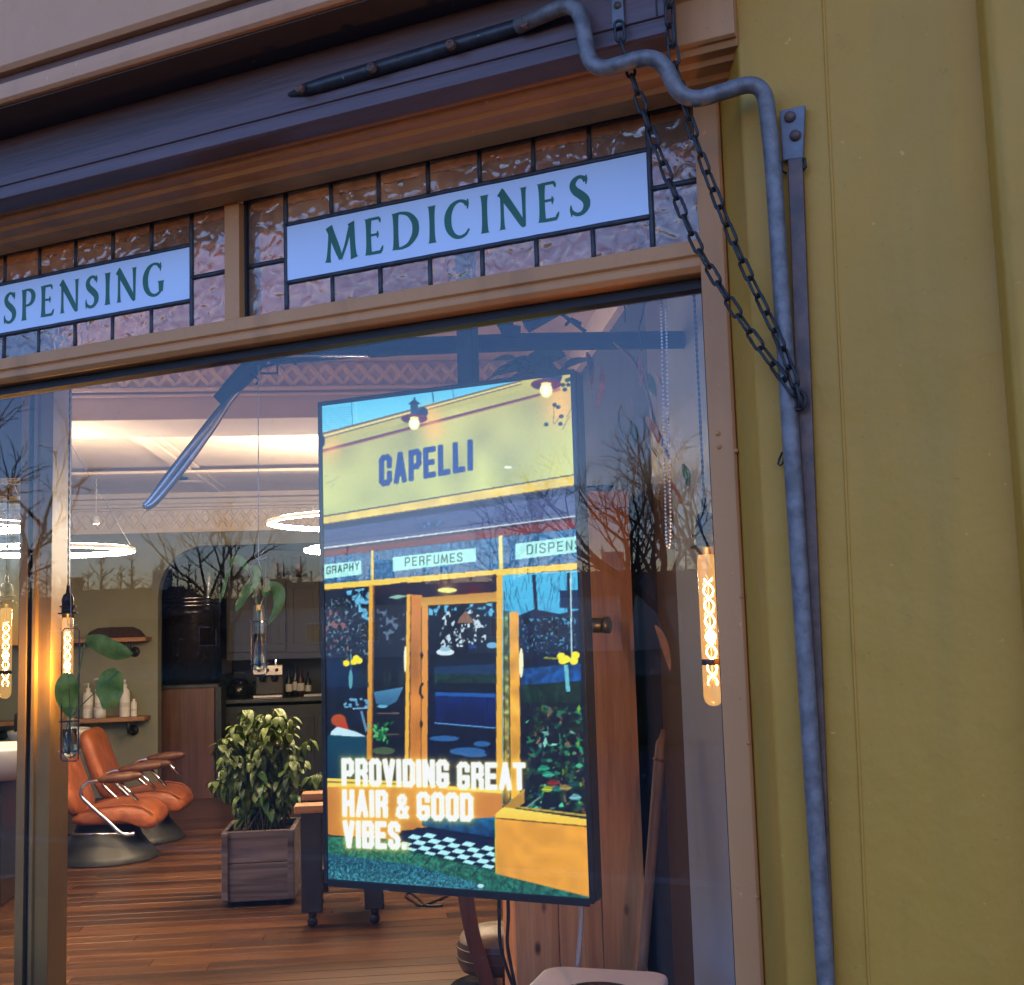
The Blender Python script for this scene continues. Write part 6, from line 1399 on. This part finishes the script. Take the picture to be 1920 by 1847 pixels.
# cables
def cable(name, pts, t, r_, m, label, atf=atT):
    mb = MB(); mb.tube([Vector(v) for v in cat_rom([tuple(atf(x, y, t)) for x, y in pts], 6)], r_, 6); return tag(mb.build(name, m), label, 'cable')
cable('power_cable', [(936, 1660), (936, 1720), (938, 1770), (948, 1810), (962, 1850)], 2.95, .0042, BLACK, 'black power cable dropping under the screen, left of two')
cable('power_cable', [(952, 1660), (953, 1720), (951, 1765), (956, 1800), (966, 1850)], 2.95, .0042, BLACK, 'black power cable dropping under the screen, nearest the pine cupboard')
cable('grey_cable', [(1091, 1660), (1090, 1720), (1087, 1770), (1083, 1812)], 2.9, .006, mat('grey_cable', (.35, .33, .34), None, rough=.5), 'pale grey cable hanging behind the white air purifier')
mb = MB(); mb.tube([Vector(v) for v in cat_rom([tuple(atZ(x, y, FLOOR + .006)) for x, y in ((840, 1680), (815, 1690), (790, 1698), (775, 1690), (760, 1680), (770, 1674), (790, 1690), (800, 1698), (830, 1698))], 5)], .006, 6); tag(mb.build('floor_cable', BLACK), 'black cable curled on the plank floor below the screen', 'cable')

# ================================================================== ACROSS THE STREET (mirrored in the glass)
def bare_tree(base, h, seed, label, spread=.55, depth=6, m=None, r0=.13):
    r_ = random.Random(seed); root = thing('street_tree', tuple(base), label, 'tree', 'bare trees across the street')
    trunk = MB(); crown = MB()
    def grow(p, d, L_, rad, lv):
        n = 4; path = [p]; q = p.copy(); dd = d.copy()
        for i in range(n):
            dd = (dd + Vector((r_.uniform(-1, 1), r_.uniform(-1, 1), r_.uniform(-.3, .7))) * .14).normalized(); q = q + dd * (L_ / n); path.append(q.copy())
        (trunk if lv == 0 else crown).tube(path, [rad * (1 - .4 * i / n) for i in range(n + 1)], 6 if lv < 2 else 3, cap=False)
        if lv >= depth: return
        for k in range(3 if lv < 4 else 2):
            a = path[r_.choice((2, 3, 4)) if k else 4]; nd = (dd + Vector((r_.uniform(-1, 1), r_.uniform(-1, 1), r_.uniform(-.5, .7))) * (spread + .12 * lv)).normalized()
            grow(a, nd, L_ * r_.uniform(.6, .82), rad * .58, lv + 1)
    grow(Vector(base), Vector((0, 0, 1)), h * .27, r0, 0)
    m = m or mat('bark', (.05, .042, .036), (.03, .026, .022), rough=.9, scale=20)
    trunk.build('trunk', m, root); crown.build('crown', m, root, kind='stuff')
def mirror_pt(x, dist, z=0):
    d = ray(x, 1170); v = Vector((d.x, -d.y, 0)).normalized(); return Vector((v.x * dist, v.y * dist + 4.06, z))
bare_tree(mirror_pt(1275, 20), 6.6, 3, 'bare street tree mirrored in the glass right of the screen')
bare_tree(mirror_pt(1180, 27), 8.0, 21, 'taller bare tree mirrored over the pine cupboard', .62)
bare_tree(mirror_pt(1340, 25), 7.6, 23, 'bare tree mirrored beside the right jamb', .62)
bare_tree(mirror_pt(430, 30), 6.2, 5, 'bare tree mirrored over the kitchen arch', .6)
bare_tree(mirror_pt(-60, 15), 6.4, 8, 'bare tree mirrored at the upper left of the window', .6)
bare_tree(mirror_pt(1000, 34), 7.0, 12, 'bare tree across the street behind the mirrored screen edge', .6)
def house(c, w_, d, hw, hr, rot, label, mw, mr, chim=True):
    root = thing('house', tuple(c), label, 'house', 'houses across the street'); M = Matrix.Translation(c) @ Matrix.Rotation(rot, 4, 'Z')
    mb = MB(); mb.box((-w_ / 2, -d / 2, 0), (w_ / 2, d / 2, hw), M); mb.build('wall', mw, root)
    mb = MB(); e = .4; mb.add([M @ Vector(v) for v in ((-w_ / 2 - e, -d / 2 - e, hw + .01), (w_ / 2 + e, -d / 2 - e, hw + .01), (w_ / 2 + e, d / 2 + e, hw + .01), (-w_ / 2 - e, d / 2 + e, hw + .01), (-w_ / 2 + d * .25, 0, hw + hr), (w_ / 2 - d * .25, 0, hw + hr))], [(0, 1, 5, 4), (2, 3, 4, 5), (1, 2, 5), (3, 0, 4), (3, 2, 1, 0)]); rf = mb.build('roof', mr, root)
    if chim: mb = MB(); mb.box((w_ * .18, -.4, hw + hr * .6), (w_ * .18 + 1.0, .4, hw + hr + 1.1), M); mb.build('chimney', mw, rf)
    for lvl in (0, 1):
        for k in (-1, 0, 1):
            if (lvl + 1) * 2.6 > hw + .3: continue
            x = k * w_ * .3; z = .9 + lvl * 2.6
            mb = MB(); mb.box((x - .6, d / 2 + .004, z), (x + .6, d / 2 + .06, z + 1.2), M); wf = mb.build('window', mat('white_paint', (.7, .7, .7), None, rough=.5), root)
            mb = MB(); mb.box((x - .52, d / 2 + .062, z + .08), (x + .52, d / 2 + .07, z + 1.12), M); mb.build('pane', mat('dark_pane', (.02, .025, .03), None, rough=.05), wf)
BRK = mat('brick_far', (.22, .12, .09), (.17, .09, .07), rough=.9, scale=3); RND = mat('render_far', (.45, .43, .40), None, rough=.9); RT = mat('roof_tiles_far', (.09, .055, .045), (.06, .04, .035), rough=.9, scale=2)
for k, (x, dist, w_, hw, hr, mw, lab) in enumerate(((40, 78, 15, 2.6, 1.5, BRK, 'low brick house mirrored behind the lobby post'), (235, 84, 12, 2.8, 2.0, RND, 'rendered house with chimney mirrored over the shelves'), (450, 80, 13, 2.6, 1.3, BRK, 'brick house mirrored behind the kitchen arch'),
     (650, 76, 12, 3.0, 1.7, RND, 'rendered house across the street opposite the screen'), (870, 80, 13, 2.6, 1.9, BRK, 'brick house across the street behind the lit picture'), (1085, 74, 11, 3.1, 1.6, RND, 'rendered house mirrored over the pine cupboard'), (1310, 78, 13, 2.7, 2.1, BRK, 'brick house mirrored beside the right jamb'))):
    house(mirror_pt(x, dist), w_, 8, hw, hr, R(-18 + 4 * k), lab, mw, RT)
wd = MB(); wr = random.Random(31)  # belt of bare trees added to block the bright sky near the horizon
for k in range(150):
    c = mirror_pt(-160 + 1650 * k / 149 + wr.uniform(-8, 8), wr.uniform(92, 112)); h = wr.uniform(5.2, 8.2) if wr.random() > .25 else wr.uniform(3.5, 5)
    wd.tube([c, c + ZV * h * .5, c + ZV * h], [.22, .14, .03], 4, cap=False)
    for q in range(34):
        a = wr.uniform(0, 6.28); z0 = h * wr.uniform(.25, .95); L_ = wr.uniform(.8, 2.6) * (1.15 - z0 / h); p0 = c + ZV * z0; d = Vector((math.cos(a), math.sin(a), wr.uniform(.3, 1.1)))
        p1 = p0 + d * L_; wd.tube([p0, p1], [.05, .02], 3, cap=False)
        for _ in range(2):
            p2 = p0 + (p1 - p0) * wr.uniform(.4, 1); wd.tube([p2, p2 + Vector((wr.uniform(-1, 1), wr.uniform(-1, 1), wr.uniform(-.1, .9))) * L_ * .5], [.025, .012], 3, cap=False)
    for q in range(3):
        wd.lathe([(.0001, 0), (wr.uniform(1.2, 2.2), .6), (wr.uniform(1.0, 1.8), 1.6), (.5, wr.uniform(2.4, 3.6)), (.0001, 3.7)], c + Vector((wr.uniform(-2, 2), wr.uniform(-1, 1), 0)), 7)
wo = wd.build('horizon_block_trees', mat('wood_mass', (.03, .03, .022), (.018, .018, .014), rough=1, scale=.6), kind='stuff')
tag(wo, 'added dark line of bare trees and scrub blocking the low sky behind the mirrored houses', 'wood')
hg = MB(); hg.box((-50, -11.6, .02), (30, -10.9, .9)); tag(hg.build('hedge', mat('hedge', (.03, .05, .02), (.015, .03, .012), rough=.9, scale=6, bump=.05, bscale=8), bevel=.1), 'long low clipped hedge along the far side of the road', 'hedge')
for o in bpy.data.objects:
    if '_o' in o: del o['_o']
